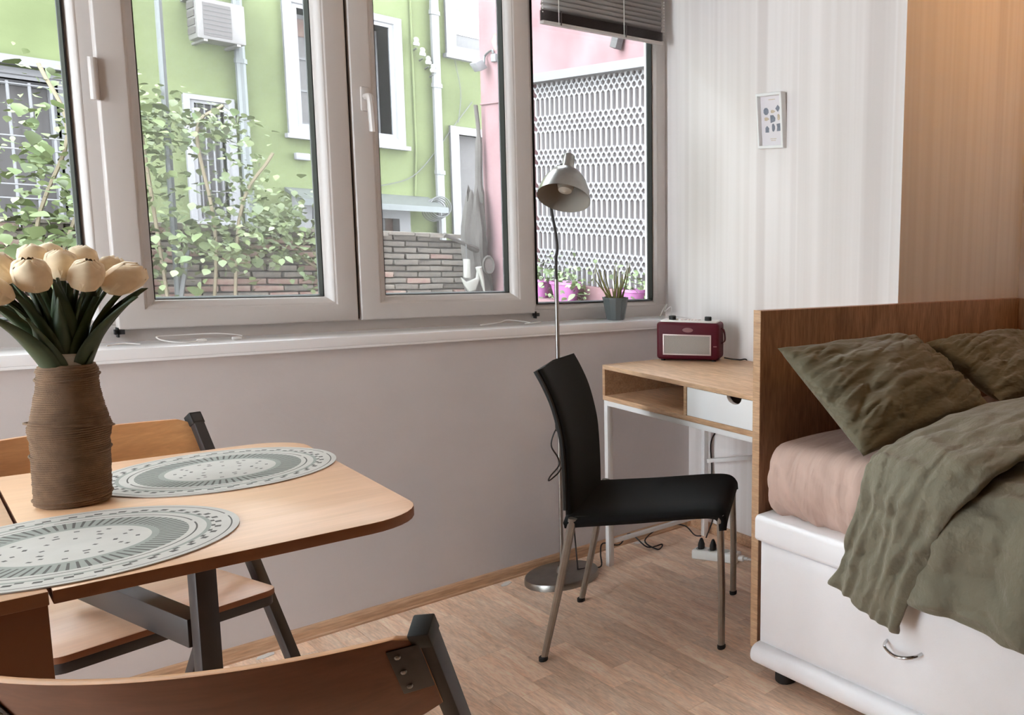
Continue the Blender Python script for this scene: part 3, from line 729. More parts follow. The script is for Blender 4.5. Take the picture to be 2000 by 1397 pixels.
# mattress with fitted sheet
def rounded(x0, x1, y0, y1, z0, z1, r, fn=None, n=22):
    """rounded box as a deformed cube grid"""
    mb = MB(); c = Vector(((x0+x1)/2, (y0+y1)/2, (z0+z1)/2)); h = Vector(((x1-x0)/2, (y1-y0)/2, (z1-z0)/2))
    def pt(p):
        q = Vector((p[0]*h.x, p[1]*h.y, p[2]*h.z)); k = Vector((max(-h.x+r, min(h.x-r, q.x)), max(-h.y+r, min(h.y-r, q.y)), max(-h.z+r, min(h.z-r, q.z))))
        d = q-k
        if d.length > 1e-9: d = d.normalized()*r
        w_ = c + k + d
        return fn(w_, d) if fn else w_
    def ax(m_, L_):   # denser near the rims
        s = [-1, -1+r*.35/L_, -1+r*.7/L_, -1+r/L_]; s += [lerp(-1+r/L_, 1-r/L_, (k+1)/(m_+1)) for k in range(m_)]; return s + [-t for t in reversed(s[:4])]
    A = [ax(n, h.x), ax(n*3, h.y), ax(20, h.z)]
    for (i, j, k) in ((0, 1, 2), (1, 2, 0), (2, 0, 1)):
        for sg in (-1, 1):
            U, V = A[i], A[j]; vs = []
            for v in V:
                for u in U:
                    p = [0, 0, 0]; p[i] = u; p[j] = v; p[k] = sg; vs.append(pt(p))
            m_ = len(U); fs = [(b*m_+a, b*m_+a+1, (b+1)*m_+a+1, (b+1)*m_+a) for b in range(len(V)-1) for a in range(m_-1)]
            mb.add(vs, fs)
    return mb
def merged(mb, name, mat, parent=None, loc=None, smooth=60):
    o = mb.build(name, mat, parent, smooth=0, loc=loc)
    bm = bmesh.new(); bm.from_mesh(o.data); bmesh.ops.remove_doubles(bm, verts=bm.verts, dist=1e-5); bmesh.ops.recalc_face_normals(bm, faces=bm.faces); bm.to_mesh(o.data); bm.free()
    o.data.shade_smooth(); o.data.set_sharp_from_angle(angle=R(smooth)); return o
V_ = lambda *a: Vector(a)
def sheet(w_, d):
    s = w_.copy()
    if w_.x < 0 and .47 < w_.z < .70:     # diagonal pulls in the fitted sheet
        q = V_((w_.y-w_.z)*13, (w_.y+w_.z)*2.2, 3.1)
        k = min(1, (.695-w_.z)/.06)*(.55+.9*max(0, .6-w_.z)/.13)
        s.x += k*(.016*max(0, 1-abs(noise.noise(q))*3.2) - .010*noise.noise(q*1.9)) - .018*math.exp(-((w_.z-.58)/.07)**2)
    s.z += .004*fbm((w_.x, w_.y, 1), 7) if w_.z > .66 else 0
    return s
mt = merged(rounded(-.142, 1.21, -3.15, -1.197, .47, .692, .055, sheet, 40), 'mattress', 'sheet_cloth', loc=(.5, -2.2, .47))
tag(mt, 'thick mattress in a wrinkled dusty pink fitted sheet', 'mattress')
# pillows leaning on the headboard
def pillow(corners, label, seed, th=.085, flip=1):
    TL, TR, BL, BR = [Vector(c) for c in corners]
    nrm = (TR-TL).cross(BL-TL).normalized()*-1
    if nrm.y > 0: nrm = -nrm
    cen = (TL+TR+BL+BR)/4
    mb = MB(); n = 90
    def surf(sg):
        def fn(u, v):
            a, c = 2*u-1, 2*v-1
            uu = .5 + .5*a*(1-.055*(1-c*c)); vv = .5 + .5*c*(1-.055*(1-a*a))
            p = (TL*(1-uu)+TR*uu)*(1-vv) + (BL*(1-uu)+BR*uu)*vv
            t = ((1-abs(a)**2.6)*(1-abs(c)**2.6))**.55
            wr = 0
            q = Vector((u*3+seed, v*3, seed*2.3))
            wr += .014*noise.noise(q*1.3) + .010*noise.noise(Vector((u*3.5+v*2.0+seed, v*9-u*4, seed)))
            lw = .35 + .65*abs(a)**1.5
            for fq, am in ((4.5, .020), (9, .013), (17, .006)):
                wr -= am*lw*max(0, 1-abs(noise.noise(Vector((u*fq*.42+seed, v*fq+u*fq*.45, fq+seed))))*5)
            edge = math.exp(-((1-abs(a))/.22)**2)
            wr += .006*edge*math.sin(v*30+seed*5+4*noise.noise(q*3))
            return p + nrm*(sg*(th*t + (wr*min(1, t*1.6) if sg > 0 else 0)) + .0)
        return fn
    mb.grid(surf(1), n, n); mb.grid(surf(-1), n, n)
    o = merged(mb, 'pillow', 'pillow_cloth', loc=tuple(cen), smooth=80)
    return tag(o, label, 'pillow', 'olive pillows against the headboard')
pillow([(.50, -1.262, .935), (1.165, -1.262, .94), (.50, -1.58, .775), (1.165, -1.58, .775)], 'olive green pillow in the far corner of the bed by the side panel', 4.1)
pillow([(-.130, -1.235, .962), (.46, -1.250, .965), (-.152, -1.585, .722), (.44, -1.585, .765)], 'olive green pillow leaning at the open left end of the headboard', 1.3)
# duvet: body plus the turned-back flap hanging over the side
dv = thing('duvet', (.5, -2.4, .7), 'crumpled olive green duvet with its top edge folded back over the bed side', 'duvet')
V = Vector
HE = [V(p) for p in ((-.204, -1.520, .385), (-.202, -1.560, .45), (-.200, -1.580, .51), (-.196, -1.602, .59), (-.190, -1.615, .67), (-.165, -1.615, .715), (-.10, -1.61, .738), (-.02, -1.608, .750), (.11, -1.615, .768), (.3, -1.612, .778), (.57, -1.63, .785), (.85, -1.64, .785), (1.195, -1.66, .775))]
FE = [V(p) for p in ((-.210, -1.772, .318), (-.210, -1.805, .41), (-.210, -1.835, .50), (-.210, -1.87, .575), (-.208, -1.905, .64), (-.19, -1.945, .695), (-.13, -1.965, .730), (-.03, -1.985, .752), (.12, -2.00, .772), (.32, -2.03, .788), (.6, -2.06, .795), (.85, -2.09, .795), (1.195, -2.12, .785))]
def at_idx(L_, t):
    x = t*(len(L_)-1); i = min(int(x), len(L_)-2); return L_[i].lerp(L_[i+1], x-i)
HS = catmull(HE, 6); FS = catmull(FE, 6)
def cloth_noise(a, b, amp, seed):
    n1 = noise.noise(V((a*2.2+seed, b*2.2, seed))) - .8*max(0, 1-abs(noise.noise(V((a*1.6+b*1.2, b*3.3-a*.5, seed+4))))*7); n2 = 1-abs(noise.noise(V((a*5+seed, b*1.6+a*1.5, 2+seed))))*2; n3 = noise.noise(V((a*11, b*9, seed)))
    return amp*(n1*.9 + n2*.8 + n3*.28)
def flap(u, v):
    p = at_idx(HS, u).lerp(at_idx(FS, u), v)
    out = V((-1, 0, .15)) if p.z < .66 else V((-.15, 0, 1))
    k = max(0, min(1, (p.z-.62)/.09)); out = V((-1, 0, .1)).lerp(V((-.1, 0, 1)), k).normalized()
    bul = (.012+.018*k)*math.sin(math.pi*min(1, v*1.02))**.6 + .012*v*k
    am = .012
    p = p + out*(bul + cloth_noise(u*3.0, v*1.2, am, 3.7) + .006*math.sin((v*1.1+u*.25)*26+4*noise.noise(V((u*5, v*4, 0))))*(1-k*.6))
    p.y += .008*noise.noise(V((u*7, v*3, 9)))
    return p
def thick(o, t, sub=1):
    s = o.modifiers.new('solidify', 'SOLIDIFY'); s.thickness = t; s.offset = -1
    if sub: 
        s2 = o.modifiers.new('subsurf', 'SUBSURF'); s2.levels = sub; s2.render_levels = sub
def orient(o, want):
    bm = bmesh.new(); bm.from_mesh(o.data); bm.normal_update()
    if sum((f.normal.dot(want)*f.calc_area() for f in bm.faces)) < 0: bmesh.ops.reverse_faces(bm, faces=bm.faces)
    bm.to_mesh(o.data); bm.free(); o.data.shade_smooth()
of = MB().grid(flap, 84, 40).build('fold', 'duvet_cloth', dv, smooth=0, fix=False); orient(of, V((-.5, 0, 1))); thick(of, .022)
def body(u, v):
    y = lerp(-1.72, -3.14, v)
    hem = .392 + .012*math.sin(y*9) + .03*noise.noise(V((y*2.5, 0, 5)))
    prof = [V((-.198, y, hem)), V((-.196, y, .46)), V((-.194, y, .56)), V((-.182, y, .635)), V((-.145, y, .690)), V((-.06, y, .712)), V((.15, y, .722)), V((.5, y, .728)), V((.85, y, .728)), V((1.195, y, .72))]
    p = at_idx(prof, u)
    k = max(0, min(1, (p.z-.62)/.09)); out = V((-1, 0, .1)).lerp(V((-.1, 0, 1)), k).normalized()
    drape = (1-k)*.017*math.sin(y*23 + 2.5*noise.noise(V((y*3, p.z*2, 3))))*min(1, (.75-p.z)/.2)
    p = p + out*(cloth_noise(u*3, y*1.6, .014, 8.2) + max(-.006, drape) + .008)
    if y > -1.95: p += out*(-.012*(y+1.95)/.23)
    return p
ob_ = MB().grid(body, 70, 90).build('cover', 'duvet_cloth', dv, smooth=0, fix=False); orient(ob_, V((-.5, 0, 1))); thick(ob_, .018)

# ------------------------------------------------------------------ desk in the corner
DX0, DX1, DY0, DY1 = 0.0, .468, -.150, -1.148
dk = thing('writing_desk', (.24, -.65, 0), 'oak topped writing desk with open shelf, white drawer and white legs', 'desk')
MB().box(DX0, DX1, DY1, DY0, .758, .774).build('top', 'oak_light', dk, bevel=.001)
MB().box(DX0, DX1, DY0-.015, DY0, .660, .758).build('side_panel', 'oak_edge', dk)
MB().box(DX0, DX1, DY1, DY1+.015, .660, .758).build('side_panel', 'oak_edge', dk)
MB().box(DX0, DX1, DY1, DY0, .642, .660).build('shelf', 'oak_light', dk, bevel=.001)
MB().box(DX0, DX1-.01, -.648, -.632, .660, .758).build('divider', 'oak_edge', dk)
MB().box(DX1-.012, DX1, DY1+.015, DY0-.015, .660, .758).build('back_panel', 'oak_edge', dk)
# drawer front with a half-round finger notch
ny, nz = -.89, .757; pts = [(-.650, .6615), (DY1+.017, .6615), (DY1+.017, nz)]
pts += [(ny-.036*math.cos(t), nz-.024*math.sin(t)) for t in [math.pi*k/14 for k in range(15)]] + [(-.650, nz)]
MB().poly([(.001, y, z) for y, z in pts], (.014, 0, 0)).build('drawer', 'white_paint', dk)
MB().box(.02, .42, DY1+.03, -.66, .664, .668).box(.02, .42, -.668, -.66, .668, .735).box(.02, .42, DY1+.022, DY1+.03, .668, .735).build('drawer_box', 'white_paint', dk)
T = .021
for x in (.002, .425):
    for y in (DY0-.004-T, DY1+.004):
        MB().box(x, x+T, y, y+T, 0, .642).build('leg', 'white_paint', dk, bevel=.001)
MB().box(.002, .002+T, DY1+.005+T, DY0-.005-T, .623, .6415).build('front_rail', 'white_paint', dk, bevel=.001)
for y in (DY0-.004-T, DY1+.004):
    MB().box(.003+T, .424, y, y+T, .623, .6415).build('side_rail', 'white_paint', dk, bevel=.001)
MB().bar((.435, -.19, .33), (.435, -1.11, .55), .016, .016).build('back_brace', 'white_paint', dk)
MB().box(.024, .424, -.172, -.156, .085, .10).build('foot_rail', 'white_paint', dk, bevel=.001)

# ------------------------------------------------------------------ radio
ra = thing('radio', (.318, -.232, .774), 'burgundy leather portable radio with grey speaker grille on the desk', 'radio', rz=math.atan2(-.177, .157))
W2, D2, H2 = .117, .052, .158        # local x along the front, -y is the front
def lbox(*a): return MB().box(*a)
lbox(-W2, W2, -D2, D2, .005, H2-.006).build('body', 'radio_leather', ra, bevel=.014, seg=4, local=True)
lbox(-W2+.012, W2-.012, -D2+.010, D2-.010, H2-.010, H2).build('control_panel', 'radio_top', ra, bevel=.004, local=True)
MB().ring(-.092, .058+.03, .024, .105, [(0, -D2+.002), (0, -D2-.003), (.005, -D2-.004), (.005, -D2+.002)]).build('grille_frame', 'radio_trim', ra, bevel=.001, local=True)
m, nt, b = nodes('radio_grille'); L = nt.links.new
tc = N(nt, 'ShaderNodeTexCoord'); ck = N(nt, 'ShaderNodeTexChecker'); ck.inputs['Scale'].default_value = 330; ck.inputs['Color1'].default_value = lin((176, 168, 160)); ck.inputs['Color2'].default_value = lin((120, 112, 106))
L(tc.outputs['Object'], ck.inputs[0]); L(ck.outputs[0], b.inputs['Base Color']); b.inputs['Roughness'].default_value = .6; b.inputs['Metallic'].default_value = .3
lbox(-.088, .084, -D2-.0015, -D2+.004, .028, .101).build('grille', 'radio_grille', ra, local=True)
MB().lathe([(0, 0), (.02, 0), (.019, .0025), (0, .003)], 24, Matrix.Translation((0, -D2-.0002, .1225)) @ Matrix.Rotation(R(90), 4, 'X') @ Matrix.Diagonal((1, .45, 1, 1))).build('badge', 'badge', ra, local=True)
lbox(.096, .108, -D2-.001, -D2+.001, .058, .062).build('badge_plate', 'badge', ra, local=True)
for x in (-.066, .068):
    MB().lathe([(0, 0), (.013, 0), (.013, .014), (.011, .016), (0, .016)], 18, Matrix.Translation((x, -.012, H2))).build('knob', 'black_rubber', ra, local=True)
for k in range(6):
    lbox(-.034+k*.013, -.025+k*.013, -.022, -.010, H2, H2+.004).build('button', 'radio_trim', ra, local=True, bevel=.001)
for x in (-.095, .095):
    for y in (-.035, .035): MB().lathe([(0, 0), (.008, 0), (.008, .008), (0, .008)], 10, Matrix.Translation((x, y, 0))).build('foot', 'black_rubber', ra, local=True)
sp = MB(); cs = catmull([(W2-.002, 0, .128), (W2+.007, 0, .12), (W2+.012, 0, .098), (W2+.011, 0, .078), (W2, 0, .07)], 5)
sp.grid(lambda u, v: Vector(cs[min(len(cs)-1, int(round(v*(len(cs)-1))))]) + Vector((0, (u-.5)*.022, 0)), 2, len(cs)-1)
so = sp.build('strap', 'radio_leather', ra, local=True, fix=False); mo = so.modifiers.new('solidify', 'SOLIDIFY'); mo.thickness = .003
rc = MB().tube(catmull([(.40, -.33, .785), (.425, -.35, .779), (.445, -.37, .777), (.472, -.38, .772), (.474, -.36, .70), (.473, -.30, .55), (.472, -.22, .48), (.470, -.16, .40), (.466, -.17, .30), (.452, -.19, .2), (.40, -.27, .12), (.30, -.355, .075)], 6), .0028, 6)
rc.build('cord', 'black_cord', ra)

# ------------------------------------------------------------------ black chair at the desk
CH_ = thing('side_chair', (-.19, -.671, 0), 'black fabric chair with slim steel legs pulled up by the desk', 'chair', rz=math.atan2(-.74, .673)+R(4))   # local x forward, y towards the window
BK = [V(p) for p in ((-.160, 0, .425), (-.160, 0, .50), (-.162, 0, .58), (-.168, 0, .66), (-.188, 0, .755), (-.212, 0, .82), (-.232, 0, .862))]
bkc = catmull(BK, 5)
def back_pt(v, s):
    p = at_idx(bkc, v); q = at_idx(bkc, min(1, v+.02)) - at_idx(bkc, max(0, v-.02)); nn = V((q.z, 0, -q.x)).normalized(); return p, nn
def backrest(u, v):
    # closed section: u runs round the padded board
    t = u*2*math.pi; p, nn = back_pt(v, 0)
    cy = math.copysign(abs(math.cos(t))**.35, math.cos(t))*.172; cx = math.copysign(abs(math.sin(t))**.7, math.sin(t))*.015
    wid = 1 - .03*v
    bow = -.022*(1-(cy/.172)**2)*v*1.0
    return p + nn*(cx+bow) + V((0, cy*wid, 0))
bm1 = MB(); bm1.grid(backrest, 40, 28, cu=True); n_ = 40
bm1.add([backrest(k/40, 1) for k in range(40)] + [backrest(0, 1)*0 + sum((backrest(k/40, 1) for k in range(40)), V((0, 0, 0)))/40 + V((-.004, 0, .007))], [(k, (k+1) % 40, 40) for k in range(40)])
merged_o = bm1.build('backrest', 'black_fabric', CH_, local=True, smooth=60)
MB().tube([back_pt(t/20*1.0, 0)[0] + back_pt(t/20, 0)[1]*-.008 + V((0, -.171, 0)) for t in range(1, 21)], .006, 6).build('back_piping', 'black_rubber', CH_, local=True)
SP = [V(p) for p in ((-.165, 0, .438), (-.08, 0, .442), (.02, 0, .446), (.12, 0, .452), (.20, 0, .456), (.255, 0, .452), (.281, 0, .430), (.286, 0, .400))]
spc = catmull(SP, 5)
def seat(u, v):
    p = at_idx(spc, v); t = u*2-1
    sag = -.010*(1-t*t)*math.sin(math.pi*v)
    return p + V((0, t*.205, sag - .018*abs(t)**8))
so = MB().grid(seat, 18, 36).build('seat', 'black_fabric', CH_, local=True, smooth=0, fix=False)
orient(so, V((0, 0, 1))); mo = so.modifiers.new('solidify', 'SOLIDIFY'); mo.thickness = .022; mo.offset = -1
for sgn in (-1, 1):
    y = sgn*.195
    MB().tube([(-.226, y*1.02, 0), (-.185, y, .20), (-.142, y, .43)], [.009, .0105, .012], 10).build('leg', 'steel', CH_, local=True)
    MB().tube([(.272, y, 0), (.272, y, .2), (.266, y*.985, .425)], .0105, 10).build('leg', 'steel', CH_, local=True)
    for x in (-.2265, .272):
        MB().lathe([(.011, 0), (.0125, .003), (.0125, .012), (.0105, .014)], 10, Matrix.Translation((x, y*(1.02 if x < 0 else 1), 0))).build('foot_cap', 'black_rubber', CH_, local=True)
    MB().bar((-.14, y*.9, .424), (.24, y*.9, .424), .02, .016).build('seat_rail', 'black_rubber', CH_, local=True)

# ------------------------------------------------------------------ floor lamp
LX, LY = -.158, -.142
lp = thing('floor_lamp', (LX, LY, 0), 'brushed steel floor lamp with bell shade in front of the window', 'lamp')
MB().lathe([(0, 0), (.119, 0), (.119, .016), (.116, .022), (.10, .026), (.02, .028), (.016, .045), (.012, .05), (0, .05)], 48, Matrix.Translation((LX, LY, 0))).build('base', 'steel', lp)
MB().tube([(LX, LY, .03), (LX, LY, 1.09)], .0065, 12).build('pole', 'steel', lp)
axis = V((-.358, -.444, -.838)).normalized(); capc = V((-.113, -.150, 1.495))
MB().tube(catmull([(LX, LY, 1.085), (LX, LY, 1.16), (LX+.004, LY-.002, 1.20), (LX+.002, LY+.006, 1.26), (LX+.002, LY+.03, 1.34), (LX+.012, LY+.05, 1.42), (LX+.032, LY+.035, 1.475), tuple(capc)], 6), .0048, 8).build('neck', 'dark_metal', lp)
Mx = axis.to_track_quat('Z', 'Y').to_matrix().to_4x4(); Mx = Mx @ Matrix.Diagonal((.93, .93, 1.0, 1)); Mx.translation = capc
outer = [(0, -.030), (.016, -.030), (.019, -.026), (.0195, .028), (.028, .034), (.048, .050), (.066, .078), (.078, .112), (.0855, .146), (.0865, .154)]
inner = [(.0855, .154), (.084, .146), (.077, .112), (.064, .079), (.046, .052), (.02, .040), (0, .038)]
sh = MB().lathe(outer, 44, Mx, caps=False).build('shade', 'steel', lp, smooth=50, fix=False)
MB().lathe(inner, 44, Mx, caps=False).build('shade_lining', 'shade_inner', sh, smooth=60, fix=False)
MB().lathe([(0, .038), (.016, .04), (.016, .062), (.024, .08), (.029, .10), (.022, .122), (0, .13)], 20, Mx, caps=False).build('bulb', 'bulb_glass', lp)
MB().tube(catmull([(LX+.04, LY-.03, .028), (LX+.075, LY-.035, .024), (LX+.13, LY-.03, .012), (LX+.17, LY+.04, .03), (.05, -.055, .05), (.12, -.05, .022), (.16, -.06, .06), (.19, -.13, .012), (.25, -.14, .008), (.21, -.17, .006), (.20, -.10, .03), (.30, -.08, .06), (.36, -.13, .055), (.33, -.24, .05), (.305, -.315, .07)], 6), .0028, 6).build('cord', 'black_cord', lp)
lc = MB()
lc.tube(catmull([(LX+.012, LY-.01, .62), (LX-.025, LY-.03, .60), (LX-.022, LY-.03, .555), (LX+.02, LY-.02, .555), (LX+.014, LY-.01, .585), (LX-.03, LY-.03, .56), (LX-.045, LY-.03, .51), (LX-.018, LY-.02, .46), (LX-.014, LY-.02, .43), (LX-.05, LY-.03, .40), (LX-.055, LY-.03, .385), (LX-.02, LY-.02, .40), (LX+.0, LY-.02, .42), (LX+.02, LY-.03, .38), (LX+.03, LY-.03, .2), (LX+.042, LY-.03, .03)], 6), .0026, 6)
lc.build('cord', 'black_cord', lp)

# ------------------------------------------------------------------ power strip under the desk
ps = thing('power_strip', (.30, -.415, 0), 'white three-way power strip on the floor under the desk', 'power strip', rz=math.atan2(-.175, .074))
lbox(-.092, .098, -.024, .024, 0, .038).build('body', 'strip_white', ps, bevel=.007, seg=3, local=True)
for x in (-.062, -.012, .038):
    MB().lathe([(.0195, .0382), (.0195, .0386), (.0175, .034), (0, .034)], 20, Matrix.Translation((x, 0, .0006))).build('socket', 'strip_socket', ps, local=True)
lbox(.066, .088, -.008, .008, .037, .0405).build('switch', 'strip_socket', ps, bevel=.002, local=True)
MB().lathe([(.012, .098), (.012, .118), (.007, .122), (.007, .135)], 12, Matrix.Rotation(R(90), 4, 'Y') @ Matrix.Rotation(0, 4, 'Z')).build('cable_boot', 'strip_white', ps, local=True).location = (0, 0, .018)
MB().tube(catmull([(.13, 0, .018), (.16, 0, .016), (.2, .004, .006), (.26, .02, .005)], 5), .0045, 8).build('cable', 'white_cord', ps, local=True)
for i, (x, lab) in enumerate(((-.062, 'black plug at the left socket of the white power strip'), (-.012, 'black plug in the middle socket of the white power strip'))):
    pg = thing('power_plug', tuple(ps.matrix_basis @ V((x, 0, .034))), lab, 'plug', 'plugs in the power strip')
    q = ps.matrix_basis @ V((x, 0, .036))
    MB().lathe([(0, .002), (.013, .002), (.013, .02), (.008, .036), (.004, .045), (0, .045)], 14, Matrix.Translation(q)).build('plug_body', 'black_rubber', pg)

# ------------------------------------------------------------------ picture on the wall
pic = thing('picture_frame', (XW-.002, -.515, 1.708), 'small white framed print of blue shapes on the papered wall', 'picture')
pic.rotation_euler = (R(4.2), 0, R(-90))     # local x runs towards the room (-y), -y points off the wall
PX, PZ = .071, .102
MB().ring(-PX, PX, -PZ, PZ, [(0, 0), (0, -.020), (.002, -.022), (.010, -.022), (.011, -.020), (.011, 0)]).build('frame', 'white_paint', pic, local=True)
lbox(-PX+.008, PX-.008, -.007, -.002, -PZ+.008, PZ-.008).build('print', 'picture_paper', pic, local=True, smooth=0)
def blob(cx, cz, pts, mat):
    MB().poly([(cx+x, -.0074, cz+z) for x, z in pts], (0, .0006, 0)).build('printed_shape', mat, pic, local=True, smooth=0)
def ngon(rx, rz, n, off=0, wob=0): return [(rx*(1+wob*math.cos(3*t))*math.cos(t), rz*math.sin(t)) for t in [2*math.pi*k/n+off for k in range(n)]]
blob(-.031, .036, ngon(.015, .014, 8, .4), 'ink')
blob(.034, .044, [(0, .013), (.013, .002), (0, -.013), (-.013, .0)], 'ink')
blob(.004, .006, [(-.013, .015), (.004, .015), (.015, .004), (.013, -.008), (-.012, -.014)], 'ink')
blob(-.028, -.030, [(-.010, .006), (0, .013), (.010, .004), (.009, -.012), (-.011, -.012)], 'ink')
blob(.006, -.025, ngon(.009, .015, 10, .3, .15), 'ink')
blob(.036, -.024, [(-.012, .012), (.012, .014), (.010, 0), (.013, -.014), (-.012, -.015), (-.009, 0)], 'ink')
blob(.005, .034, ngon(.012, .006, 9, .1, .3), 'ink_tan'); blob(-.031, .008, ngon(.013, .007, 9, .6, .3), 'ink_tan'); blob(.037, .012, ngon(.008, .012, 9, .2, .3), 'ink_tan')
for z, wd in ((.078, .036), (-.066, .034), (-.072, .026)):
    blob(.003, z, [(-wd/2, -.0012), (wd/2, -.0012), (wd/2, .0012), (-wd/2, .0012)], 'ink_tan')

# ------------------------------------------------------------------ venetian blind over the right pane
bl = thing('venetian_blind', (.175, .105, 2.3), 'grey venetian blind half raised over the right window pane', 'blind')
bx0, bx1, by = -.066, .418, .100
tz = lambda x, z: z + (x-bx0)*.075           # hangs a little askew
def slat(z, dark=False, tilt=62, dz=0):
    c, s_ = math.cos(R(tilt))*.0125, math.sin(R(tilt))*.0125
    mb = MB(); vs = []
    for x in (bx0, bx1):
        for a, e in ((-1, 0), (0, .002), (1, 0)): vs.append((x, by - a*c - e*s_*80*0, tz(x, z) + a*s_ + e*.4))
    mb.add(vs, [(0, 1, 4, 3), (1, 2, 5, 4)])
    o = mb.build('slat', 'blind_dark' if dark else 'blind_slat', bl, smooth=60, fix=False)
    m_ = o.modifiers.new('solidify', 'SOLIDIFY'); m_.thickness = .0006
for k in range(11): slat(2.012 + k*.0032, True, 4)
for k in range(17): slat(2.058 + k*.0175, False, 66)
rl = MB(); rl.add([(x, y, tz(x, z)) for x in (bx0, bx1) for y, z in ((by-.013, 1.997), (by+.013, 1.997), (by+.013, 2.009), (by-.013, 2.009))], [(0, 1, 2, 3), (4, 5, 6, 7), (0, 1, 5, 4), (1, 2, 6, 5), (2, 3, 7, 6), (3, 0, 4, 7)]); rl.build('bottom_rail', 'blind_rail', bl, bevel=.002)
MB().box(bx0, bx1, by-.02, by+.02, 2.335, 2.36).build('head_rail', 'blind_rail', bl, bevel=.002)
for x in (bx0+.055, bx0+.31):
    MB().tube([(x, by-.016, tz(x, 2.0)), (x, by-.016, 2.34)], .0013, 5).build('ladder_cord', 'white_cord', bl)
    MB().tube([(x+.008, by-.017, tz(x, 2.0)), (x+.008, by-.017, tz(x, 2.05))], .0024, 5).build('cord_loop', 'blind_dark', bl)
for x in (bx0-.006, bx1-.004):
    ch = MB(); z = 2.04
    for k in range(26):
        ch.lathe([(0, -.0026), (.0018, -.0014), (.0026, 0), (.0018, .0014), (0, .0026)], 6, Matrix.Translation((x, by-.022, tz(x, 2.035)+k*.0115)))
    o = ch.build('bead_chain', 'white_cord', bl); o['kind'] = 'stuff'

# ------------------------------------------------------------------ things on the sill
pp = thing('potted_succulent', (.195, .082, .912), 'small grass-like plant in a faceted dark grey pot on the sill', 'plant')
facet = lambda t, z: (1/math.cos(((t % (math.pi/6)) - math.pi/12)))*.966
PM = Matrix.Translation((.195, .082, .912))
MB().lathe([(0, 0), (.032, 0), (.0335, .004), (.0455, .082), (.0475, .083), (.0475, .090), (.043, .090), (.041, .074), (0, .074)], 12, PM).build('pot', 'pot_grey', pp, smooth=20)
MB().lathe([(0, .076), (.041, .076), (0, .082)], 14, PM).build('soil', 'soil', pp)
rp_ = random.Random(5)
for k in range(24):
    a = 2*math.pi*k/24*3.1; rr = .008 + .018*rp_.random(); sp_ = .022+.06*rp_.random() if k > 8 else .01+.02*rp_.random(); hh = .095 + .06*rp_.random() if k > 8 else .035+.03*rp_.random()
    p0 = V((.195+rr*math.cos(a), .082+rr*math.sin(a), .988)); d = V((math.cos(a), math.sin(a)*.55, 0))
    p1 = p0 + d*sp_*.55 + V((0, 0, hh*.5)); p2 = p0 + d*sp_*.95 + V((0, 0, hh)) 
    st = MB().tube(catmull([p0, p1, p2], 4), [.0026, .0026, .0026, .0024, .0024, .0022, .0018, .0014, .0008], 5).build('leaf', 'frond', pp)
    if k > 8 and k % 2: MB().tube([p2 - V((0, 0, .03)), p2 + V((.002, 0, .014))], [.003, .0016], 5).build('leaf_tip', 'frond_tip', st)
def cable(name, pts, label, r=.0018, ends=True):
    t = thing(name, tuple(V(pts[0])), label, 'cable')
    MB().tube(catmull(pts, 6), r, 6).build('cord', 'white_cord', t)
    if ends:
        for p in (pts[0], pts[-1]): MB().box(p[0]-.010, p[0]+.010, p[1]-.006, p[1]+.006, .912, .921).build('connector', 'white_cord', t, bevel=.003)
zc = .9145
cable('charging_cable', [(-1.025, .045, zc+.002), (-1.06, .035, zc), (-1.095, .06, zc+.005), (-1.10, .10, zc+.012), (-1.06, .115, zc+.012), (-.98, .11, zc+.012), (-.93, .10, zc+.004), (-.95, .06, zc+.002)], 'white charging cable looped on the sill below the left sash')
cable('white_cord', [(-.30, .10, zc), (-.23, .115, zc+.004), (-.19, .13, zc+.01), (-.13, .10, zc), (-.16, .075, zc), (-.11, .07, zc+.004), (-.095, .09, zc)], 'short white cord lying on the sill below the right sash', ends=False)
cable('blind_cord', [(.40, .09, zc), (.43, .11, zc+.03), (.44, .10, zc+.05), (.42, .09, zc+.02), (.445, .08, zc+.04), (.455, .09, zc)], 'curled white blind cord in the right corner of the sill', ends=False)
tag(MB().tube(catmull([(-1.20, .05, zc), (-1.17, .06, zc+.003), (-1.14, .05, zc)], 5), .0018, 6).build('cord_end', 'white_cord', loc=(-1.17, .05, zc)), 'stray white cord end on the sill behind the tulips', 'cord')

# ------------------------------------------------------------------ scraps on the floor
for (x, y, a, lab) in ((-.305, -.045, .5, 'white scrap of plastic on the floor left of the lamp base'), (.215, -.042, -.6, 'white paper scrap on the floor under the desk'), (-.955, -.033, .2, 'tiny white scrap by the skirting behind the folding chair leg')):
    c, s_ = math.cos(a), math.sin(a)
    pts = [(.022, .004), (.012, .012), (-.014, .010), (-.024, -.002), (-.010, -.012), (.016, -.010)]
    tag(MB().poly([(x+c*u-s_*v, y+s_*u+c*v, .0006) for u, v in pts], (0, 0, .002)).build('scrap', 'white_cord', loc=(x, y, 0), smooth=0), lab, 'scrap', 'white scraps along the skirting')

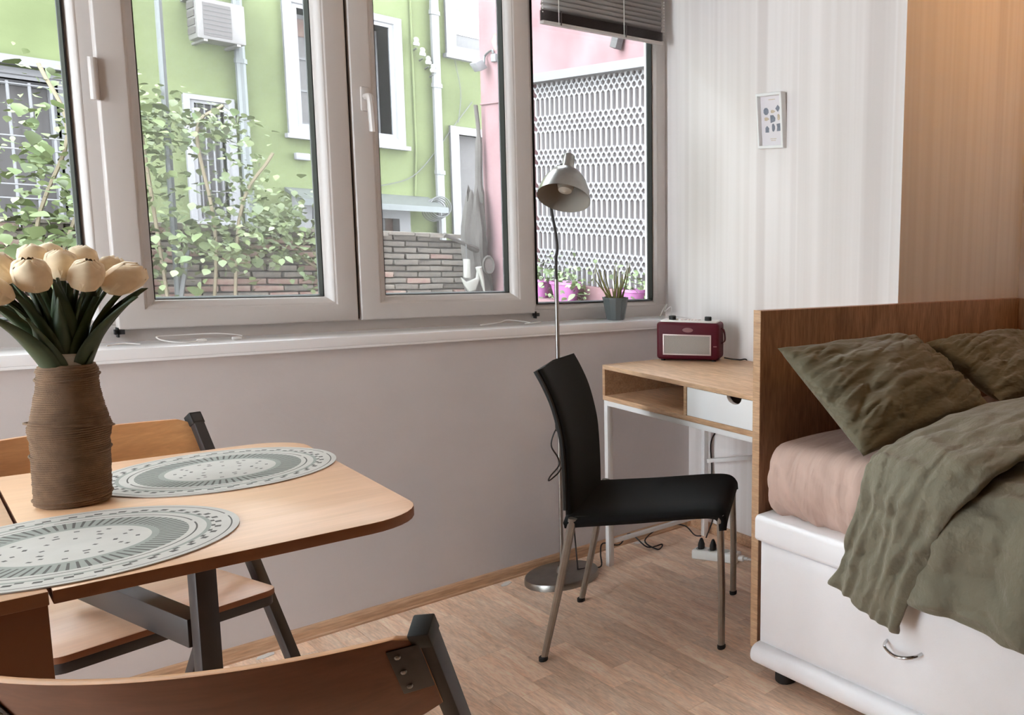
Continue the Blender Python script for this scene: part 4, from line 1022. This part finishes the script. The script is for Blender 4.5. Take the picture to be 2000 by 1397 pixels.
# ------------------------------------------------------------------ dining table (drop leaf)
TZ = .74; TT = .020
tb = thing('drop_leaf_table', (-1.5, -.92, 0), 'beech drop-leaf dining table with rounded corners near the window wall', 'table')
Mt = Matrix.Translation((-1.47, -.92, 0)) @ Matrix.Rotation(R(-1.6), 4, 'Z')
def leaf_poly(x0, x1, y0, y1, r):
    pts = [(x0, y0)]
    for cx, cy, a0 in ((x1-r, y0+r, -90), (x1-r, y1-r, 0)):
        for k in range(9): t = R(a0+90*k/8); pts.append((cx+r*math.cos(t), cy+r*math.sin(t)))
    return pts + [(x0, y1)]
lf_ = MB().poly([Mt @ V((x, y, TZ-TT)) for x, y in leaf_poly(.012, .462, -.385, .385, .09)], (0, 0, TT)); edge_mat(lf_.build('table_leaf', 'beech', tb, bevel=.0015), 'ply_edge')
MB().poly([Mt @ V((x, y, TZ-TT)) for x, y in ((.0085, -.385), (.0085, .385), (-.24, .385), (-.24, -.385))], (0, 0, TT)).build('table_top', 'beech', tb, bevel=.0015)
edge_mat(bpy.data.objects['table_top'], 'ply_edge')
MB().poly([Mt @ V((x, y, 0.02)) for x, y in ((.008, -.372), (.008, -.352), (-.235, -.352), (-.235, -.372))], (0, 0, TZ-TT-.022)).build('end_panel', 'block_wood', tb, bevel=.001)
MB().bar(Mt @ V((-.11, .34, 0)), Mt @ V((-.11, .34, TZ-TT)), .04, .04).build('leg', 'dark_metal', tb, bevel=.002)
MB().poly([Mt @ V((x, y, TZ-TT)) for x, y in ((-.244, -.385), (-.244, .385), (-.46, .385), (-.55, .30), (-.55, -.30), (-.46, -.385))], (0, 0, TT)).build('table_leaf', 'beech', tb, bevel=.0015)
pst = V((-1.262, -1.0, 0))
MB().bar(pst, pst + V((0, 0, TZ-TT)), .030, .030, (.98, .17, 0)).build('support_post', 'dark_metal', tb, bevel=.002)
MB().bar(pst + V((-.006, .02, .50)), (-1.352, -.53, .50), .03, .055).build('support_beam', 'dark_metal', tb, bevel=.002)
MB().bar((-1.352, -.545, .475), (-1.352, -.545, TZ-TT), .03, .03).build('support_bracket', 'dark_metal', tb, bevel=.002)

# placemats with lace slots, the shade in them painted as dark cells
def placemat(cx, cy, r, label, mat, seed):
    mb = MB(); n = 216; z0, z1 = TZ+.0004, TZ+.0026
    rings = [0, .10, .15, .18, .235, .26, .30, .325, .36, .385, .455, .50, .56, .62, .68, .722, .734, .79, .82, .845, .885, .945, .955, 1.0]
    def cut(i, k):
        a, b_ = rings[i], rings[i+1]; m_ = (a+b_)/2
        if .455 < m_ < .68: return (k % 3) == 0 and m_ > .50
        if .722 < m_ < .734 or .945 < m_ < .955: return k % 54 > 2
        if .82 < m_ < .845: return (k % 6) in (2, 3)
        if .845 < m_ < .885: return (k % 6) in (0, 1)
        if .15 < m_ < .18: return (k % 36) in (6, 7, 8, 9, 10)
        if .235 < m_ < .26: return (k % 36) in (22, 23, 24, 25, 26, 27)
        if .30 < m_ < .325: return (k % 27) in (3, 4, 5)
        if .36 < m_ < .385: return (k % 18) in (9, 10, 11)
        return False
    P0 = lambda rr, k, z: (cx + r*rr*math.cos(2*math.pi*k/n), cy + r*rr*math.sin(2*math.pi*k/n), z)
    nr = len(rings)
    vs = []
    for z in (z0, z1):
        for rr in rings:
            for k in range(n): vs.append(P0(max(rr, .002), k, z))
    idx = lambda t, i, k: t*nr*n + i*n + (k % n)
    fs = []
    solid = lambda i, k: 0 <= i < nr-1
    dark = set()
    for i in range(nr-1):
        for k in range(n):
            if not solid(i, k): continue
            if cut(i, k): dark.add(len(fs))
            fs.append((idx(1, i, k), idx(1, i+1, k), idx(1, i+1, k+1), idx(1, i, k+1)))
            fs.append((idx(0, i, k), idx(0, i, k+1), idx(0, i+1, k+1), idx(0, i+1, k)))
            if not solid(i+1, k): fs.append((idx(1, i+1, k), idx(0, i+1, k), idx(0, i+1, k+1), idx(1, i+1, k+1)))
            if i and not solid(i-1, k): fs.append((idx(1, i, k), idx(1, i, k+1), idx(0, i, k+1), idx(0, i, k)))
            if not solid(i, k+1): fs.append((idx(1, i, k+1), idx(1, i+1, k+1), idx(0, i+1, k+1), idx(0, i, k+1)))
            if not solid(i, k-1): fs.append((idx(1, i, k), idx(0, i, k), idx(0, i+1, k), idx(1, i+1, k)))
    mb.add(vs, fs)
    o = mb.build('placemat', mat, loc=(cx, cy, TZ), smooth=0, fix=False)
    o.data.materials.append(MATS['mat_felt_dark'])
    o.data.materials.append(MATS['mat_slot_shade'])
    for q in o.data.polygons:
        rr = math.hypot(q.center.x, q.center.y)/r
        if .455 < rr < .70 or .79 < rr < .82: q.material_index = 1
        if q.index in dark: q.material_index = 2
    return tag(o, label, 'placemat', 'round patterned placemats on the table')
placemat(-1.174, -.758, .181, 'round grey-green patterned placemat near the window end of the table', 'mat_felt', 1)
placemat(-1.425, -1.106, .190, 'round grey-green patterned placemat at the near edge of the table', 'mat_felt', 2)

# ------------------------------------------------------------------ twine vase with tulips
VX, VY = -1.385, -.832
vs_ = thing('vase', (VX, VY, TZ), 'glass jar vase wrapped in brown twine on the table', 'vase')
vprof = [(0, .0), (.041, .0), (.0435, .006), (.044, .03), (.0445, .07), (.0445, .115), (.0470, .130), (.0475, .140), (.0445, .152), (.0395, .178), (.0345, .212), (.0335, .232), (.0345, .240), (.030, .250)]
VM = Matrix.Translation((VX, VY, TZ)) @ Matrix.Rotation(R(1.6), 4, 'Y')
MB().lathe(vprof, 32, VM, caps=False).build('jar', 'twine', vs_)
MB().lathe([(.0265, .235), (.0265, .262), (.0285, .266), (.0275, .270), (.0245, .268), (.0245, .235)], 28, VM, caps=False).build('glass_neck', 'bulb_glass', vs_)
rt = random.Random(2); hel = []
turns = 66; zs_ = [p[1] for p in vprof[2:]]; rs_ = [p[0] for p in vprof[2:]]
def vr(z):
    for (r0, z0), (r1, z1) in zip(vprof[2:], vprof[3:]):
        if z <= z1: return lerp(r0, r1, (z-z0)/(z1-z0))
    return vprof[-1][0]
for k in range(turns*20+1):
    t = k/20; z = .004 + .244*t/turns; a = 2*math.pi*t
    hel.append(VM @ V(((vr(z)+.0012+.0011*noise.noise(V((math.cos(a)*1.5, math.sin(a)*1.5, t*.9))))*math.cos(a), (vr(z)+.0012+.0011*noise.noise(V((math.cos(a)*1.5, math.sin(a)*1.5, t*.9))))*math.sin(a), z + .0018*math.sin(a+t*.21))))
MB().tube(hel, .0021, 5).build('twine_wrap', 'twine', vs_)
for (zz, dz, w_) in ((.095, .006, 1.0), (.143, -.008, 1.04), (.228, .006, 1.02), (.015, .004, 1.0)):
    MB().tube([VM @ V(((vr(zz)*w_+.0035)*math.cos(t), (vr(zz)*w_+.0035)*math.sin(t), zz+dz*math.sin(t+1))) for t in [2*math.pi*k/28 for k in range(28)]], .0017, 5, closed=True).build('twine_strand', 'twine', vs_)
def petal_mesh(w, h, curl):
    mb = MB()
    def fn(u, v):
        a = (u-.5)*2
        prof = [(.006, 0), (.0165, .12), (.0225, .36), (.0230, .62), (.0190, .86), (.007, 1.0)]
        x = v*5; i = min(int(x), 4); r0 = lerp(prof[i][0], prof[i+1][0], x-i); z = lerp(prof[i][1], prof[i+1][1], x-i)*h
        wid = w*math.sin(math.pi*min(.93, .12+.76*v))**.7
        th = a*wid
        r0 *= 1 + curl*(v**3) + .04*a*a
        z -= .10*h*abs(a)**2.5*v
        return V((r0*math.cos(th), r0*math.sin(th), z))
    mb.grid(fn, 8, 10)
    me = mb.mesh('petal', smooth=70, fix=False); me.materials.append(MATS['petal']); return me
PO = petal_mesh(1.25, .064, .05); PI_ = petal_mesh(1.2, .066, -.14)
def tulip(head, tilt, label, leaf=True, scale=1.0, seed=0):
    rr = random.Random(seed); scale *= .86
    hd = V(head) - V((0, 0, .006)); hd.x -= .004; nk = V((VX + .016*(hd.x-VX)/.1, VY + .016*(hd.y-VY)/.1, TZ+.262)) + V((.006, 0, 0)); foot = V((VX - .02*(hd.x-VX)/.1, VY - .02*(hd.y-VY)/.1, TZ+.06))
    t = thing('tulip', tuple(foot), label, 'flower', 'cream tulips in the twine vase')
    ax_ = V(tilt).normalized(); base = hd - ax_*.028*scale
    MB().tube(catmull([foot, nk, nk.lerp(base, .55) + V((0, 0, .012)), base], 6), .0028, 6).build('stem', 'tulip_stem', t)
    q = ax_.to_track_quat('Z', 'Y').to_matrix().to_4x4(); q.translation = base
    inv = root_matrix(t).inverted()
    MB().lathe([(.004, .006), (.015, .018), (.0175, .040), (.012, .056), (0, .061)], 12, q @ Matrix.Scale(scale, 4), caps=False).build('bud', 'petal', t)
    for k in range(3):
        inst(PO, 'petal', t, inv @ q @ Matrix.Rotation(R(120*k+seed*37), 4, 'Z') @ Matrix.Rotation(rr.uniform(-.04, .03), 4, 'Y') @ Matrix.Scale(scale, 4))
        inst(PI_, 'petal', t, inv @ q @ Matrix.Rotation(R(120*k+60+seed*37), 4, 'Z') @ Matrix.Scale(scale*.96, 4))
    for j in range(3 if leaf else 0):
        dirv = (hd - nk) + V((rr.uniform(-.05, .05), rr.uniform(-.05, .05), rr.uniform(-.03, .01))); sd = dirv.cross(V((0, 0, 1))).normalized()
        twist = rr.uniform(-.5, .5); ln = rr.uniform(.72, .98); wmax = rr.uniform(.014, .021)
        def lf(u, v):
            a = (u-.5)*2; p = nk + V((0, 0, -.045)) + V((dirv.x*(.35*v+.65*v*v), dirv.y*(.35*v+.65*v*v), dirv.z*(1.25*v-.25*v*v)))*ln + V((0, 0, .045*v))
            wd = wmax*math.sin(math.pi*(.14+.86*v)**.8)
            side = (sd*math.cos(twist*v*2) + V((0, 0, 1))*math.sin(twist*v*2)).normalized()
            return p + side*a*wd + V((dirv.x, dirv.y, 0)).normalized()*(.008*(1-a*a))
        o = MB().grid(lf, 6, 14).build('leaf', 'tulip_leaf', t, smooth=80, fix=False); m_ = o.modifiers.new('solidify', 'SOLIDIFY'); m_.thickness = .0009
    return t
for i, (hd, tl, lab, leaf, sc_) in enumerate((
    ((-1.371, -.834, 1.165), (.02, -.05, 1), 'cream tulip standing upright in the middle of the bunch', True, .98),
    ((-1.408, -.878, 1.150), (-.12, -.35, .9), 'cream tulip low at the front, left of the upright middle one', True, 1.12),
    ((-1.396, -.800, 1.172), (-.1, .2, 1), 'cream tulip peeping over the front left bloom', True, 1.0),
    ((-1.349, -.880, 1.150), (.12, -.35, .9), 'cream tulip low at the front, right of the upright middle one', True, 1.08),
    ((-1.343, -.806, 1.172), (.2, .25, 1), 'cream tulip behind the front right bloom', True, 1.0),
    ((-1.305, -.862, 1.143), (.62, -.12, .62), 'cream tulip leaning out farthest to the right of the bunch', True, 1.2),
    ((-1.310, -.800, 1.156), (.4, .2, .9), 'cream tulip half hidden behind the rightmost bloom', True, .95),
    ((-1.436, -.826, 1.160), (-.5, .1, .9), 'cream tulip leaning left at the picture edge, upper one', True, 1.05),
    ((-1.450, -.878, 1.126), (-.6, -.4, .75), 'cream tulip drooping left at the picture edge, lower one', True, 1.0),
    ((-1.375, -.778, 1.176), (.0, .4, 1), 'cream tulip at the back of the bunch', True, .95))):
    tulip(hd, tl, lab, leaf, sc_, i)

# ------------------------------------------------------------------ folding chairs
def folding_chair(loc, rz, label):
    fc = thing('folding_chair', loc, label, 'chair', 'folding chairs at the table', rz)     # local y = forward
    SW = .175
    # curved back board
    def bk(x, off): return -.160 - .054*(1-(x/.200)**2) + off
    n = 20; rim = [(-.200 + .400*k/n) for k in range(n+1)]
    z0, z1, th = .640, .784, .0125
    mb = MB(); vs = []
    def zr(x, z):   # rounded ends
        e = max(0, (abs(x)-.182)/.018); return z + (.5*(z0+z1)-z)*.16*e*e
    lean = lambda z: -(z-.775)*.60
    for x in rim:
        for (off, z) in ((-th/2, z0), (th/2, z0), (th/2, z1), (-th/2, z1)):
            zz = zr(x, z); vs.append((x, bk(x, off)+lean(zz), zz))
    fs = [(i*4+k, i*4+(k+1) % 4, (i+1)*4+(k+1) % 4, (i+1)*4+k) for i in range(n) for k in range(4)] + [(0, 1, 2, 3), tuple(n*4+k for k in range(4))]
    mb.add(vs, fs); bo = mb.build('backrest', 'ply', fc, local=True, bevel=.001, smooth=30)
    bo.data.materials.append(MATS['ply_back'])
    for q in bo.data.polygons:
        if q.normal.y < -.5: q.material_index = 1        # rear-facing polygons take a darker brown
    mb = MB()
    # seat board and frame
    pts = []
    for cx, cy, a0, r in ((SW-.025, .185-.025, 0, .025), (-SW+.025, .185-.025, 90, .025), (-SW+.012, -.175+.012, 180, .012), (SW-.012, -.175+.012, 270, .012)):
        for k in range(7): t = R(a0+15*k); pts.append((cx+r*math.cos(t), cy+r*math.sin(t), .434))
    edge_mat(MB().poly(pts, (0, 0, .014)).build('seat', 'ply_seat', fc, local=True, bevel=.002), 'ply_edge')
    fpts = [(p[0]*.985, p[1]*.985, .412) for p in pts]
    MB().poly(fpts, (0, 0, .0215)).build('seat_frame', 'dark_metal', fc, local=True, bevel=.002)
    for s_ in (-1, 1):
        x = s_*.203
        a = V((x, -.160, .790)); b_ = V((x, .325, .0))
        MB().bar(a, b_, .019, .026, (0, 1, 1)).build('long_bar', 'dark_metal', fc, local=True, bevel=.002)
        MB().bar(a + V((0, -.004, .002)), a + V((0, .012, -.022)), .022, .029, (0, 1, 1)).build('end_cap', 'black_rubber', fc, local=True, bevel=.002)
        MB().bar((s_*.19, -.07, .42), (s_*.19, -.30, 0), .010, .026, (0, 1, -1)).build('rear_leg', 'dark_metal', fc, local=True, bevel=.002)
        # bracket plate with three screws on the back of the board
        pl = MB(); xi, xo = s_*.172, s_*.200
        pv = []
        for x_ in (xi, xo):
            for z in (.690, .768):
                for off in (-th/2-.0032, -th/2-.0002): pv.append((x_, bk(x_, off)+lean(z), z))
        pl.add(pv, [(0, 2, 6, 4), (1, 3, 7, 5), (0, 1, 3, 2), (4, 5, 7, 6), (0, 1, 5, 4), (2, 3, 7, 6)]); po = pl.build('bracket', 'dark_metal', fc, local=True, bevel=.0015)
        for z in (.702, .729, .756):
            xs_ = s_*.180
            MB().lathe([(0, .003), (.0026, .002), (.0034, 0)], 10, Matrix.Translation((xs_, bk(xs_, -th/2-.0032)+lean(z), z)) @ Matrix.Rotation(R(90), 4, 'X')).build('screw', 'steel', po, local=True)
    for y, z in ((.285, .066), (-.235, .064)):
        MB().bar((-.195, y, z), (.195, y, z), .012, .018).build('stretcher', 'dark_metal', fc, local=True, bevel=.002)
    return fc
folding_chair((-1.298, -.578, 0), R(192.8), 'plywood folding chair between the table and the window wall')
folding_chair((-1.3117, -1.6401, 0), R(-38.46), 'plywood folding chair seen from behind at the near side of the table')
